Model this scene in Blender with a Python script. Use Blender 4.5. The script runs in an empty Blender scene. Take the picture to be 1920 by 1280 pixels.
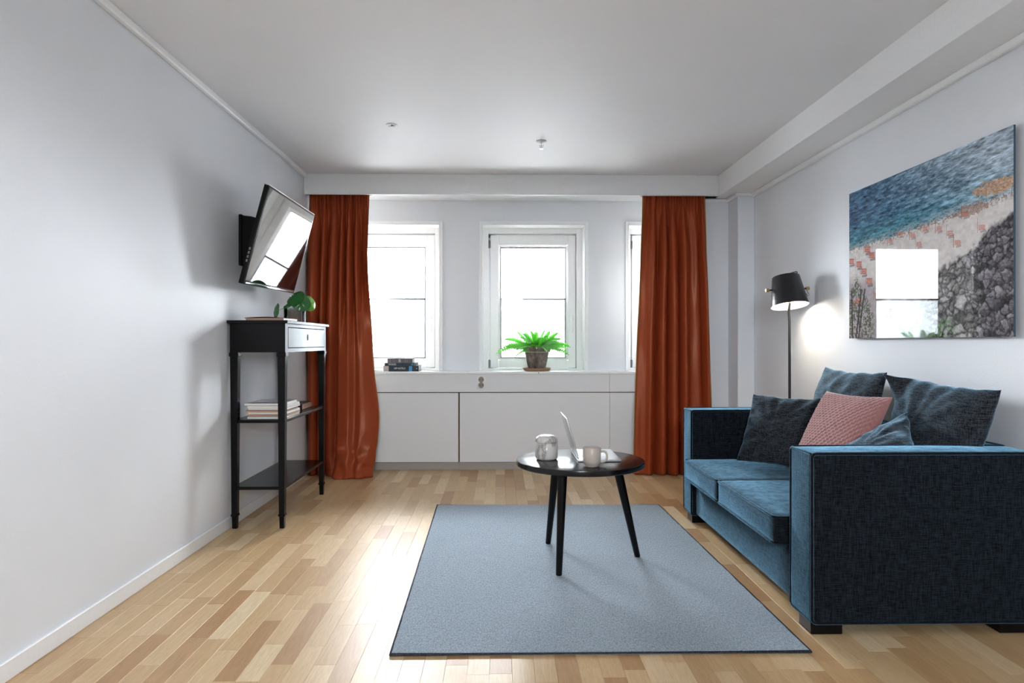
import bpy, bmesh, math, random
import numpy as np
from mathutils import Vector, Matrix, noise as mnoise

# ------------------------------------------------------------------ scene, camera, world, exposure
S = bpy.context.scene
COL = S.collection
PI = math.pi
R = math.radians

cam_d = bpy.data.cameras.new('camera')
cam = bpy.data.objects.new('camera', cam_d)
COL.objects.link(cam)
cam_d.sensor_width = 36.0
cam_d.lens = 24.0
cam_d.clip_start = 0.05
cam.location = (0, 0, 1.05)
cam.rotation_euler = (R(90.045), 0, R(-1.0))
S.camera = cam

S.view_settings.view_transform = 'Standard'
S.view_settings.look = 'None'
S.view_settings.gamma = 1.0
S.view_settings.use_curve_mapping = False
S.view_settings.exposure = 2.7

SKY = 16.0            # overcast daylight
GROUND = 2.6          # pale courtyard below the horizon
LAMP_W = 0.4
w = bpy.data.worlds.new('overcast_sky')
S.world = w
w.use_nodes = True
wn, wl = w.node_tree.nodes, w.node_tree.links
wn.clear()
w_out = wn.new('ShaderNodeOutputWorld')
w_bg = wn.new('ShaderNodeBackground')
w_tc = wn.new('ShaderNodeTexCoord')
w_sep = wn.new('ShaderNodeSeparateXYZ')
w_ramp = wn.new('ShaderNodeValToRGB')
w_ramp.color_ramp.elements[0].position = 0.47
w_ramp.color_ramp.elements[0].color = (GROUND * .98, GROUND, GROUND * 1.02, 1)
w_ramp.color_ramp.elements[1].position = 0.53
w_ramp.color_ramp.elements[1].color = (SKY * .94, SKY * .98, SKY * 1.02, 1)
w_map = wn.new('ShaderNodeMapRange')
w_map.inputs['From Min'].default_value = -1
wl.new(w_tc.outputs['Generated'], w_sep.inputs[0])
wl.new(w_sep.outputs['Z'], w_map.inputs['Value'])
wl.new(w_map.outputs['Result'], w_ramp.inputs['Fac'])
wl.new(w_ramp.outputs['Color'], w_bg.inputs['Color'])
wl.new(w_bg.outputs[0], w_out.inputs[0])

# room dimensions (metres)
XL, XR = -1.535, 1.97
YB = 5.75            # window wall
YF = -1.8            # wall just outside the picture
ZC = 2.37
SILL = 0.808
WINDOWS = [(-1.382, -0.508), (-0.151, 0.716), (1.083, 1.53)]
WTOP = 2.038

for i, (a, b) in enumerate(WINDOWS):            # sky portals in the three window openings
    ld = bpy.data.lights.new('window_daylight', 'AREA')
    ld.shape = 'RECTANGLE'
    ld.size = b - a
    ld.size_y = WTOP - SILL
    ld.cycles.is_portal = True
    lo = bpy.data.objects.new('window_daylight', ld)
    COL.objects.link(lo)
    lo.location = ((a + b) / 2, 6.06, (WTOP + SILL) / 2)
    lo.rotation_euler = (R(-90), 0, 0)

REAR_FILL = (-0.50, 0.50, 1.60, 2.10)         # added unseen window behind the camera, fill for surfaces facing it
ld = bpy.data.lights.new('window_daylight', 'AREA')  # sky portal of the added fill window
ld.shape = 'RECTANGLE'
ld.size = REAR_FILL[1] - REAR_FILL[0]
ld.size_y = REAR_FILL[3] - REAR_FILL[2]
ld.cycles.is_portal = True
lo = bpy.data.objects.new('window_daylight', ld)
COL.objects.link(lo)
lo.location = ((REAR_FILL[0] + REAR_FILL[1]) / 2, YF - .21, (REAR_FILL[2] + REAR_FILL[3]) / 2)
lo.rotation_euler = (R(90), 0, 0)

# ------------------------------------------------------------------ helpers
MATS = {}
WORLD = {}


def thing(name, label, cat, loc=(0, 0, 0), group=None, kind=None):
    o = bpy.data.objects.new(name, None)
    COL.objects.link(o)
    o.empty_display_size = 0.1
    o.location = loc
    if label:
        o['label'] = label
    if cat:
        o['category'] = cat
    if group:
        o['group'] = group
    if kind:
        o['kind'] = kind
    WORLD[o] = Matrix.Translation(loc)
    return o


def part(name, bm, mat, parent=None, smooth=None, label=None, origin=None):
    """links bm (world coordinates) as one mesh object, child of parent"""
    me = bpy.data.meshes.new(name)
    M = WORLD[parent] if parent is not None else Matrix.Identity(4)
    if origin is not None:
        M2 = Matrix.Translation(origin)
    else:
        M2 = M
    bm.transform(M2.inverted())
    bmesh.ops.recalc_face_normals(bm, faces=bm.faces[:])
    bm.to_mesh(me)
    bm.free()
    if smooth is not None:
        me.polygons.foreach_set('use_smooth', [True] * len(me.polygons))
        if smooth < 180:
            me.set_sharp_from_angle(angle=R(smooth))
    if isinstance(mat, (list, tuple)):
        for m in mat:
            me.materials.append(m)
    else:
        me.materials.append(mat)
    o = bpy.data.objects.new(name, me)
    COL.objects.link(o)
    if parent is not None:
        o.parent = parent
    o.matrix_local = M.inverted() @ M2
    WORLD[o] = M2
    if label:
        o['label'] = label
    return o


def struct(name, bm, mat, parent=None, smooth=None):
    o = part(name, bm, mat, parent, smooth)
    o['kind'] = 'structure'
    return o


def single(name, bm, mat, label, cat, group=None, smooth=None, origin=None):
    o = part(name, bm, mat, None, smooth, label, origin)
    o['category'] = cat
    if group:
        o['group'] = group
    return o


def B():
    return bmesh.new()


def box(bm, x0, x1, y0, y1, z0, z1, bev=0.0, seg=1, mi=0):
    r = bmesh.ops.create_cube(bm, size=1)
    vs = r['verts']
    M = Matrix.Translation(((x0 + x1) / 2, (y0 + y1) / 2, (z0 + z1) / 2)) @ Matrix.Diagonal((x1 - x0, y1 - y0, z1 - z0, 1))
    bmesh.ops.transform(bm, matrix=M, verts=vs)
    fs = list({f for v in vs for f in v.link_faces})
    for f in fs:
        f.material_index = mi
    if bev > 0:
        es = list({e for v in vs for e in v.link_edges})
        bmesh.ops.bevel(bm, geom=es, offset=bev, segments=seg, affect='EDGES', profile=0.5)
    return bm


def boxm(bm, size, M, bev=0.0, seg=1):
    """box of given size centred on origin then transformed by M"""
    r = bmesh.ops.create_cube(bm, size=1)
    vs = r['verts']
    bmesh.ops.transform(bm, matrix=M @ Matrix.Diagonal((*size, 1)), verts=vs)
    if bev > 0:
        es = list({e for v in vs for e in v.link_edges})
        bmesh.ops.bevel(bm, geom=es, offset=bev, segments=seg, affect='EDGES', profile=0.5)
    return bm


def frustum(bm, c0, s0, c1, s1):
    """four-sided tapered post from centre c0 (half sizes s0) to c1 (s1)"""
    vs = []
    for c, s in ((c0, s0), (c1, s1)):
        for dx, dy in ((-1, -1), (1, -1), (1, 1), (-1, 1)):
            vs.append(bm.verts.new((c[0] + dx * s[0], c[1] + dy * s[1], c[2])))
    bm.faces.new(vs[:4])
    bm.faces.new(vs[4:])
    for i in range(4):
        j = (i + 1) % 4
        bm.faces.new((vs[i], vs[j], vs[4 + j], vs[4 + i]))
    return bm


def tube(bm, pts, rad, seg=10, closed=False, cap=True):
    pts = [Vector(p) for p in pts]
    n = len(pts)
    rads = rad if isinstance(rad, (list, tuple)) else [rad] * n
    rings = []
    prev = None
    for i, p in enumerate(pts):
        if closed:
            t = pts[(i + 1) % n] - pts[i - 1]
        else:
            t = pts[min(i + 1, n - 1)] - pts[max(i - 1, 0)]
        t.normalize()
        if prev is None:
            a = Vector((0, 0, 1)) if abs(t.z) < 0.9 else Vector((1, 0, 0))
            u = t.cross(a).normalized()
        else:
            u = (prev - t * prev.dot(t)).normalized()
        prev = u
        v = t.cross(u)
        rings.append([bm.verts.new(p + (u * math.cos(2 * PI * k / seg) + v * math.sin(2 * PI * k / seg)) * rads[i]) for k in range(seg)])
    m = n if closed else n - 1
    for i in range(m):
        a, b = rings[i], rings[(i + 1) % n]
        for k in range(seg):
            bm.faces.new((a[k], a[(k + 1) % seg], b[(k + 1) % seg], b[k]))
    if cap and not closed:
        bm.faces.new(rings[0][::-1])
        bm.faces.new(rings[-1])
    return bm


def lathe(bm, prof, c, seg=32, M=None):
    """prof: list of (radius, z). radius 0 ends become single vertices"""
    rings = []
    for r, z in prof:
        if r < 1e-6:
            rings.append([bm.verts.new((0, 0, z))])
        else:
            rings.append([bm.verts.new((r * math.cos(2 * PI * k / seg), r * math.sin(2 * PI * k / seg), z)) for k in range(seg)])
    for a, b in zip(rings, rings[1:]):
        if len(a) == 1 and len(b) == 1:
            continue
        for k in range(seg):
            k2 = (k + 1) % seg
            if len(a) == 1:
                bm.faces.new((a[0], b[k], b[k2]))
            elif len(b) == 1:
                bm.faces.new((a[k], a[k2], b[0]))
            else:
                bm.faces.new((a[k], a[k2], b[k2], b[k]))
    vs = [v for r in rings for v in r]
    T = Matrix.Translation(c) if M is None else M
    bmesh.ops.transform(bm, matrix=T, verts=vs)
    return bm


def softbox(bm, x0, x1, y0, y1, z0, z1, r=0.03, bulge=(0, 0, 0), n=14, seed=0, wr=0.0):
    """upholstered block: rounded edges, faces bulging out by bulge"""
    c = Vector(((x0 + x1) / 2, (y0 + y1) / 2, (z0 + z1) / 2))
    h = Vector(((x1 - x0) / 2, (y1 - y0) / 2, (z1 - z0) / 2))
    vd = {}

    def samp(k, hh):
        # denser near the ends
        t = -1 + 2 * k / n
        rr = min(0.9, r / hh)
        if k == 0 or k == n:
            return t
        if k == 1:
            return -1 + rr * 0.3
        if k == 2:
            return -1 + rr
        if k == n - 1:
            return 1 - rr * 0.3
        if k == n - 2:
            return 1 - rr
        return (-1 + rr) + (2 - 2 * rr) * (k - 2) / (n - 4)

    def vert(i, j, k):
        key = (i, j, k)
        if key in vd:
            return vd[key]
        p = Vector((samp(i, h.x), samp(j, h.y), samp(k, h.z)))
        q = Vector((p.x * h.x, p.y * h.y, p.z * h.z))
        inner = Vector([max(-(h[a] - r), min(h[a] - r, q[a])) for a in range(3)])
        d = q - inner
        if d.length > 1e-9:
            q = inner + d.normalized() * r
        for a in range(3):
            b2, c2 = (a + 1) % 3, (a + 2) % 3
            f = (1 - p[b2] ** 2) * (1 - p[c2] ** 2)
            q[a] += bulge[a] * f * p[a]
        if wr:
            q += Vector(mnoise.noise_vector((q + c) * 6 + Vector((seed, 0, 0)))) * wr
        vd[key] = bm.verts.new(q + c)
        return vd[key]

    for a in range(n):
        for b in range(n):
            for s in (0, n):
                bm.faces.new((vert(s, a, b), vert(s, a + 1, b), vert(s, a + 1, b + 1), vert(s, a, b + 1)))
                bm.faces.new((vert(a, s, b), vert(a + 1, s, b), vert(a + 1, s, b + 1), vert(a, s, b + 1)))
                bm.faces.new((vert(a, b, s), vert(a + 1, b, s), vert(a + 1, b + 1, s), vert(a, b + 1, s)))
    return bm


# ------------------------------------------------------------------ materials
def lin(c):
    return tuple((x / 255 / 12.92 if x / 255 <= 0.04045 else ((x / 255 + 0.055) / 1.055) ** 2.4) for x in c)


class NT:
    def __init__(self, name):
        self.m = bpy.data.materials.new(name)
        self.m.use_nodes = True
        self.n = self.m.node_tree.nodes
        self.l = self.m.node_tree.links
        self.b = self.n['Principled BSDF']
        self.out = self.n['Material Output']

    def add(self, t, **kw):
        nd = self.n.new(t)
        for k, v in kw.items():
            if k.startswith('i_'):
                nd.inputs[k[2:].replace('_', ' ')].default_value = v
            else:
                setattr(nd, k, v)
        return nd

    def link(self, a, b):
        self.l.new(a, b)

    def coords(self, scale=(1, 1, 1), kind='Object'):
        tc = self.add('ShaderNodeTexCoord')
        mp = self.add('ShaderNodeMapping')
        mp.inputs['Scale'].default_value = scale
        self.link(tc.outputs[kind], mp.inputs[0])
        return mp.outputs[0]

    def noise(self, vec, scale=5, detail=3, rough=0.5):
        nd = self.add('ShaderNodeTexNoise')
        nd.inputs['Scale'].default_value = scale
        nd.inputs['Detail'].default_value = detail
        nd.inputs['Roughness'].default_value = rough
        if vec is not None:
            self.link(vec, nd.inputs['Vector'])
        return nd.outputs['Fac']

    def ramp(self, fac, stops):
        nd = self.add('ShaderNodeValToRGB')
        e = nd.color_ramp.elements
        while len(e) < len(stops):
            e.new(0.5)
        for el, (p, c) in zip(e, stops):
            el.position = p
            el.color = (*c[:3], 1)
        self.link(fac, nd.inputs['Fac'])
        return nd.outputs['Color']

    def math(self, op, a, b=None):
        nd = self.add('ShaderNodeMath', operation=op)
        for i, x in enumerate((a, b)):
            if x is None:
                continue
            if isinstance(x, (int, float)):
                nd.inputs[i].default_value = x
            else:
                self.link(x, nd.inputs[i])
        return nd.outputs[0]

    def mix(self, fac, a, b, blend='MIX'):
        nd = self.add('ShaderNodeMix', data_type='RGBA', blend_type=blend)
        for s, x in ((nd.inputs[0], fac), (nd.inputs[6], a), (nd.inputs[7], b)):
            if isinstance(x, (int, float)):
                s.default_value = x
            elif isinstance(x, tuple):
                s.default_value = (*x[:3], 1)
            else:
                self.link(x, s)
        return nd.outputs[2]

    def bump(self, h, dist=0.001, strength=1.0):
        nd = self.add('ShaderNodeBump')
        nd.inputs['Strength'].default_value = strength
        nd.inputs['Distance'].default_value = dist
        self.link(h, nd.inputs['Height'])
        self.link(nd.outputs[0], self.b.inputs['Normal'])

    def set(self, **kw):
        for k, v in kw.items():
            s = self.b.inputs[k.replace('_', ' ')]
            if isinstance(v, tuple):
                s.default_value = (*v[:3], 1)
            elif isinstance(v, (int, float)):
                s.default_value = v
            else:
                self.link(v, s)
        return self


def plain(name, col, rough=0.5, metal=0.0, spec=0.5, coat=0.0, nz=0.0, nscale=60, sheen=0.0):
    t = NT(name)
    t.set(Roughness=rough, Metallic=metal)
    t.b.inputs['Specular IOR Level'].default_value = spec
    t.b.inputs['Coat Weight'].default_value = coat
    if sheen:
        t.b.inputs['Sheen Weight'].default_value = sheen
    v = t.coords()
    f = t.noise(v, nscale, 3)
    c = t.mix(f, tuple(x * (1 - 0.05) for x in col), tuple(min(1, x * 1.05) for x in col))
    t.set(Base_Color=c)
    if nz:
        t.bump(f, nz)
    return t.m


def wall_mat(name, col, scuff=0.0):
    t = NT(name)
    v = t.coords()
    big = t.noise(v, 1.3, 4)
    c = t.mix(big, tuple(x * .965 for x in col), tuple(min(1, x * 1.03) for x in col))
    if scuff:
        sv = t.coords((1, 9, 22))
        s = t.noise(sv, 2.2, 6, 0.7)
        k = t.ramp(s, [(0.70, (0, 0, 0)), (0.74, (1, 1, 1))])
        kk = t.math('MULTIPLY', k, scuff)
        c = t.mix(kk, c, (0.25, 0.24, 0.23))
    t.set(Base_Color=c, Roughness=0.62)
    t.b.inputs['Specular IOR Level'].default_value = 0.3
    f = t.noise(v, 190, 4, 0.6)
    t.bump(f, 0.0012, 0.55)
    return t.m


def fabric_mat(name, c_lo, c_hi, sheen=0.25, tint=(0.6, 0.8, 1.0), fine=1.0, rough=0.85, bump=0.0012, spec=0.25):
    """slubby plain weave: threads both ways from stretched noises"""
    t = NT(name)
    h1 = t.noise(t.coords((26, 26, 300 * fine)), 1.0, 3, 0.65)
    h2 = t.noise(t.coords((300 * fine, 300 * fine, 26)), 1.0, 3, 0.65)
    s = t.math('ADD', h1, h2)
    s2 = t.math('MULTIPLY', s, 0.5)
    c = t.ramp(s2, [(0.41, c_lo), (0.59, c_hi)])
    t.set(Base_Color=c, Roughness=rough)
    sw = t.ramp(s2, [(0.40, (.5 * sheen,) * 3), (0.58, (sheen,) * 3)])
    t.link(sw, t.b.inputs['Sheen Weight'])
    t.b.inputs['Sheen Roughness'].default_value = 0.38
    t.b.inputs['Sheen Tint'].default_value = (*tint, 1)
    t.b.inputs['Specular IOR Level'].default_value = spec
    t.bump(s2, bump, 0.8)
    return t.m


def oak_mat():
    t = NT('oiled_oak_parquet')
    oi = t.add('ShaderNodeObjectInfo')
    ge = t.add('ShaderNodeNewGeometry')
    rnd = t.math('FRACT', t.math('ADD', oi.outputs['Random'], ge.outputs['Random Per Island']))
    tone = t.ramp(rnd, [(0.0, lin((178, 138, 96))), (0.08, lin((190, 153, 110))), (0.3, lin((204, 171, 127))),
                        (0.7, lin((211, 180, 137))), (0.92, lin((219, 191, 150))), (1.0, lin((231, 209, 172)))])
    tc = t.add('ShaderNodeTexCoord')
    mp = t.add('ShaderNodeMapping')
    mp.inputs['Scale'].default_value = (26, 2.2, 8)
    off = t.add('ShaderNodeCombineXYZ')
    t.link(t.math('MULTIPLY', rnd, 37.0), off.inputs[0])
    t.link(t.math('MULTIPLY', rnd, 11.0), off.inputs[1])
    t.link(tc.outputs['Object'], mp.inputs[0])
    t.link(off.outputs[0], mp.inputs['Location'])
    wv = t.noise(mp.outputs[0], 1.0, 4, 0.6)
    rings = t.math('FRACT', t.math('MULTIPLY', wv, 7.0))
    mp2 = t.add('ShaderNodeMapping')
    mp2.inputs['Scale'].default_value = (320, 9, 50)
    t.link(tc.outputs['Object'], mp2.inputs[0])
    t.link(off.outputs[0], mp2.inputs['Location'])
    pores = t.noise(mp2.outputs[0], 1.0, 3, 0.7)
    g = t.ramp(rings, [(0.0, (.90, .87, .82)), (0.5, (1, 1, 1)), (1.0, (.86, .82, .76))])
    c = t.mix(0.8, tone, g, 'MULTIPLY')
    p = t.ramp(pores, [(0.34, (.72, .66, .6)), (0.46, (1, 1, 1))])
    c = t.mix(0.5, c, p, 'MULTIPLY')
    ro = t.add('ShaderNodeMapRange')
    ro.inputs['To Min'].default_value = 0.33
    ro.inputs['To Max'].default_value = 0.45
    t.link(pores, ro.inputs['Value'])
    t.set(Base_Color=c, Roughness=ro.outputs[0])
    t.b.inputs['Specular IOR Level'].default_value = 0.5
    t.bump(pores, 0.0006, 0.35)
    return t.m


def marble_mat():
    t = NT('grey_veined_marble')
    v = t.coords((1, 1, 0.6))
    n1 = t.noise(v, 9, 6, 0.65)
    a = t.math('ABSOLUTE', t.math('SUBTRACT', n1, 0.5))
    c = t.ramp(a, [(0.0, lin((148, 144, 141))), (0.02, lin((186, 182, 179))), (0.06, lin((214, 211, 208))), (0.3, lin((224, 222, 220)))])
    t.set(Base_Color=c, Roughness=0.28)
    return t.m


def glass_mat(name, gloss=0.08, tint=(1, 1, 1)):
    """clear pane: straight-through transmission and a mirror-like surface"""
    t = NT(name)
    t.n.remove(t.b)
    tr = t.add('ShaderNodeBsdfTransparent')
    tr.inputs['Color'].default_value = (*tint, 1)
    gl = t.add('ShaderNodeBsdfGlossy')
    gl.inputs['Roughness'].default_value = 0.02
    fr = t.add('ShaderNodeFresnel')
    fr.inputs['IOR'].default_value = 1.45
    mx = t.add('ShaderNodeMixShader')
    t.link(fr.outputs[0], mx.inputs[0])
    t.link(tr.outputs[0], mx.inputs[1])
    t.link(gl.outputs[0], mx.inputs[2])
    t.link(mx.outputs[0], t.out.inputs[0])
    return t.m


def film_mat():
    t = NT('frosted_window_film')
    t.n.remove(t.b)
    tr = t.add('ShaderNodeBsdfTransparent')
    tr.inputs['Color'].default_value = (.30, .31, .32, 1)
    tl = t.add('ShaderNodeBsdfTranslucent')
    tl.inputs['Color'].default_value = (.5, .52, .53, 1)
    n = t.noise(t.coords((1, 1, 1)), 130, 3)
    f = t.ramp(n, [(0.3, (.45, .45, .45)), (0.7, (.7, .7, .7))])
    mx = t.add('ShaderNodeMixShader')
    t.link(f, mx.inputs[0])
    t.link(tr.outputs[0], mx.inputs[1])
    t.link(tl.outputs[0], mx.inputs[2])
    t.link(mx.outputs[0], t.out.inputs[0])
    return t.m


def satin_mat():
    t = NT('rust_satin')
    v = t.coords((1, 1, 1))
    h2 = t.noise(t.coords((600, 600, 20)), 1.0, 2)
    h1 = t.noise(t.coords((30, 30, 500)), 1.0, 2)
    big = t.noise(v, 2.0, 2)
    base = t.mix(big, lin((152, 64, 34)), lin((166, 74, 40)))
    base = t.mix(t.math('MULTIPLY', h1, 0.35), base, lin((120, 48, 26)))
    t.set(Base_Color=base, Roughness=0.34)
    t.b.inputs['Specular IOR Level'].default_value = 0.5
    t.b.inputs['Specular Tint'].default_value = (*lin((255, 190, 160)), 1)
    t.bump(h1, 0.0003, 0.15)
    return t.m


def rug_mat():
    t = NT('grey_blue_wool_pile')
    a = t.noise(t.coords((1, 1, 1)), 260, 3, 0.8)
    b = t.noise(t.coords((190, 70, 1)), 1.0, 3, 0.7)
    c = t.noise(t.coords((1, 1, 1)), 5.0, 3)
    s = t.math('ADD', t.math('MULTIPLY', a, 0.6), t.math('MULTIPLY', b, 0.4))
    col = t.ramp(s, [(0.38, lin((98, 112, 126))), (0.62, lin((188, 204, 216)))])
    col = t.mix(t.math('MULTIPLY', c, 0.25), col, lin((124, 132, 142)))
    # worn dark specks
    sp = t.noise(t.coords((1, 2.2, 1)), 22, 2, 0.5)
    k = t.ramp(sp, [(0.77, (0, 0, 0)), (0.785, (1, 1, 1))])
    col = t.mix(k, col, lin((45, 48, 55)))
    t.set(Base_Color=col, Roughness=0.95)
    t.b.inputs['Specular IOR Level'].default_value = 0.1
    t.b.inputs['Sheen Weight'].default_value = 0.2
    t.bump(s, 0.004, 0.9)
    return t.m


def terracotta_mat():
    t = NT('limed_terracotta')
    v = t.coords((1, 1, 0.5))
    n1 = t.noise(v, 16, 6, 0.7)
    n2 = t.noise(t.coords(), 55, 4, 0.6)
    c = t.ramp(n1, [(0.36, lin((84, 66, 56))), (0.5, lin((124, 110, 102))), (0.66, lin((168, 162, 156)))])
    c = t.mix(t.math('MULTIPLY', n2, 0.4), c, lin((70, 60, 56)))
    t.set(Base_Color=c, Roughness=0.9)
    t.bump(n2, 0.001, 0.5)
    return t.m


def attr_mat(name, rough, coat=0.0, spec=0.5):
    t = NT(name)
    a = t.add('ShaderNodeVertexColor')
    a.layer_name = 'print'
    t.set(Base_Color=a.outputs['Color'], Roughness=rough)
    t.b.inputs['Coat Weight'].default_value = coat
    t.b.inputs['Coat Roughness'].default_value = 0.01
    t.b.inputs['Specular IOR Level'].default_value = spec
    return t.m


def leaf_mat(name, col, through):
    t = NT(name)
    n = t.noise(t.coords(), 45, 2)
    c = t.mix(n, tuple(x * .8 for x in col), tuple(min(1, x * 1.15) for x in col))
    t.set(Base_Color=c, Roughness=0.5)
    tl = t.add('ShaderNodeBsdfTranslucent')
    tl.inputs['Color'].default_value = (*through, 1)
    mx = t.add('ShaderNodeMixShader')
    mx.inputs[0].default_value = 0.5
    t.link(t.b.outputs[0], mx.inputs[1])
    t.link(tl.outputs[0], mx.inputs[2])
    t.link(mx.outputs[0], t.out.inputs[0])
    return t.m


def emit(name, col, s):
    t = NT(name)
    t.set(Base_Color=col)
    t.b.inputs['Emission Color'].default_value = (*col, 1)
    t.b.inputs['Emission Strength'].default_value = s
    return t.m


M_wall = wall_mat('pale_grey_wall_paint', lin((236, 240, 246)))
M_ceil = wall_mat('white_ceiling_paint', lin((240, 242, 246)))
M_trim = plain('white_trim_paint', lin((246, 248, 251)), 0.4)
M_cab = wall_mat('white_cabinet_paint', lin((242, 244, 247)), scuff=0.5)
M_plinth = plain('grey_plinth_paint', lin((176, 170, 165)), 0.5)
M_upvc = plain('white_window_frame_paint', lin((250, 251, 253)), 0.3)
M_dark = plain('dark_void', (0.01, 0.01, 0.01), 0.9)
M_oak = oak_mat()
M_black = plain('black_lacquer', lin((11, 11, 12)), 0.22, spec=0.2)
M_tabletop = plain('black_satin_table_top', lin((14, 14, 15)), 0.2, spec=0.4)
M_sofa = fabric_mat('charcoal_blue_weave', lin((8, 10, 13)), lin((34, 39, 46)), spec=.05, sheen=1.0, tint=(.34, .70, 1))
M_sofa_pipe = fabric_mat('charcoal_blue_piping', lin((12, 13, 15)), lin((30, 32, 36)), spec=.05, sheen=1.0, tint=(.34, .70, 1))
M_pillow = fabric_mat('slate_pillow_weave', lin((22, 24, 27)), lin((66, 70, 76)), spec=.05, sheen=1.0, fine=0.9, tint=(.45, .75, 1))
M_pink = plain('dusty_pink_velvet', lin((168, 116, 114)), 0.8, spec=0.2, sheen=0.7)
M_satin = satin_mat()
M_lining = plain('ochre_lining', lin((172, 112, 36)), 0.7, sheen=0.2)
M_cream = plain('cream_lining', lin((226, 222, 214)), 0.8)
M_rug = rug_mat()
M_rugedge = fabric_mat('dark_rug_binding', lin((40, 44, 50)), lin((78, 84, 92)), sheen=0.1)
M_glass = glass_mat('clear_window_glass')
M_film = film_mat()
M_jarglass = glass_mat('clear_jar_glass', tint=(.93, .95, .95))
M_grey = plain('grey_metal', lin((120, 122, 125)), 0.35, 0.9)
M_gasket = plain('dark_gasket', lin((60, 64, 68)), 0.6)
M_marble = marble_mat()
M_terra = terracotta_mat()
M_saucer = plain('bare_terracotta', lin((176, 134, 112)), 0.85, nscale=30)
M_soil = plain('dark_soil', lin((50, 38, 30)), 0.95, nz=0.003, nscale=120)
M_fern = leaf_mat('fern_green', lin((96, 180, 66)), lin((120, 215, 80)))
M_pilea = plain('dark_leaf_green', lin((44, 104, 48)), 0.2, nscale=30)
M_pilea2 = plain('light_leaf_green', lin((92, 158, 44)), 0.3, nscale=30)
M_pebble = plain('brown_pebbles', lin((132, 88, 64)), 0.8, nscale=220, nz=0.002)
M_alu = plain('silver_aluminium', lin((206, 209, 213)), 0.3, 0.65)
M_key = plain('white_keys', lin((225, 227, 230)), 0.5)
M_screen = plain('black_glass', (0.006, 0.006, 0.008), 0.03, spec=0.5)
M_screen.node_tree.nodes['Principled BSDF'].inputs['IOR'].default_value = 1.9
M_tvcase = plain('black_plastic', lin((12, 11, 11)), 0.4, spec=0.15)
M_chrome = plain('bright_chrome', lin((215, 218, 222)), 0.12, 1.0)
M_mug = plain('cream_stoneware', lin((190, 180, 171)), 0.3)
M_coffee = plain('mug_inside', lin((150, 140, 134)), 0.3)
M_paper = plain('white_paper', lin((228, 226, 222)), 0.8, nscale=300)
M_paper2 = plain('tan_paper_edge', lin((176, 140, 116)), 0.8, nscale=300)
M_navy = plain('navy_book_cloth', lin((20, 42, 62)), 0.45)
M_navy2 = plain('dark_teal_book_jacket', lin((14, 34, 46)), 0.4)
M_cyan = plain('bright_blue_print', lin((60, 150, 205)), 0.45)
M_greybook = plain('grey_book_cloth', lin((150, 145, 148)), 0.6)
M_darkstripe = plain('charcoal_print', lin((58, 54, 60)), 0.6)
M_white = plain('white_print', lin((236, 238, 240)), 0.6)
M_lampblk = plain('black_lamp_enamel', lin((26, 27, 30)), 0.3)
M_lampin = plain('white_lamp_lining', lin((240, 236, 228)), 0.5)
M_brass = plain('brushed_brass', lin((198, 170, 120)), 0.3, 1.0)
M_bulb = emit('glowing_bulb', (1.0, 0.92, 0.80), 8.0)
M_dkcover = plain('dark_brown_book_cover', lin((46, 34, 32)), 0.4)
M_socket = plain('white_socket_plastic', lin((246, 246, 244)), 0.35)
M_sockin = plain('socket_recess_painted_shade', lin((150, 142, 134)), 0.5)  # shade inside the outlet recess, put into a darker colour
M_mag = plain('grey_magazine_cover', lin((120, 124, 130)), 0.18)

# ------------------------------------------------------------------ setting: shell
rng = random.Random(7)

# floor slab + oak strips
fl = struct('floor', box(B(), XL - .1, XR + .1, YF - .1, YB + .3, -0.12, -0.0125), plain('dark_subfloor', lin((70, 48, 30)), 0.9))
LENS = [0.26, 0.31, 0.36, 0.41, 0.46, 0.52]
SW = 0.0715
pm = {}
for L in LENS:
    bm = B()
    box(bm, -SW / 2 + .0002, SW / 2 - .0002, .0003, L - .0003, -0.0125, 0.0, bev=0.0006)
    me = bpy.data.meshes.new('plank')
    bm.to_mesh(me)
    bm.free()
    me.materials.append(M_oak)
    pm[L] = me
cand = []
nx = int((XR - XL) / SW) + 1
for i in range(nx):
    xc = XL + SW * (i + .5)
    y = YF + rng.uniform(-.5, 0)
    while y < YB - 0.1:
        L = rng.choice(LENS)
        cand.append((xc, y, L))
        y += L


def seen_plank(c):
    x, y, L = c
    ym = y + L / 2
    if ym < 2.0 or ym > 5.62 or abs(x + 0.0) > ym * 0.80:
        return False
    if -0.34 < x < 0.98 and 2.33 < y and y + L < 4.3:      # under the rug
        return False
    if x > 1.22 and 2.47 < ym < 4.1:                        # under the sofa
        return False
    return True


vis = sorted([c for c in cand if seen_plank(c)], key=lambda c: c[1])
chosen = set(vis[:300])
rest = B()
for c in cand:
    if c in chosen:
        o = bpy.data.objects.new('plank', pm[c[2]])
        COL.objects.link(o)
        o.parent = fl
        o.location = (c[0], c[1], 0)
    else:
        x, y, L = c
        box(rest, x - SW / 2 + .0002, x + SW / 2 - .0002, max(y, YF) + .0003, min(y + L, YB) - .0003, -0.0125, 0.0)
o = part('planks', rest, M_oak, fl)
o['kind'] = 'stuff'

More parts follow.
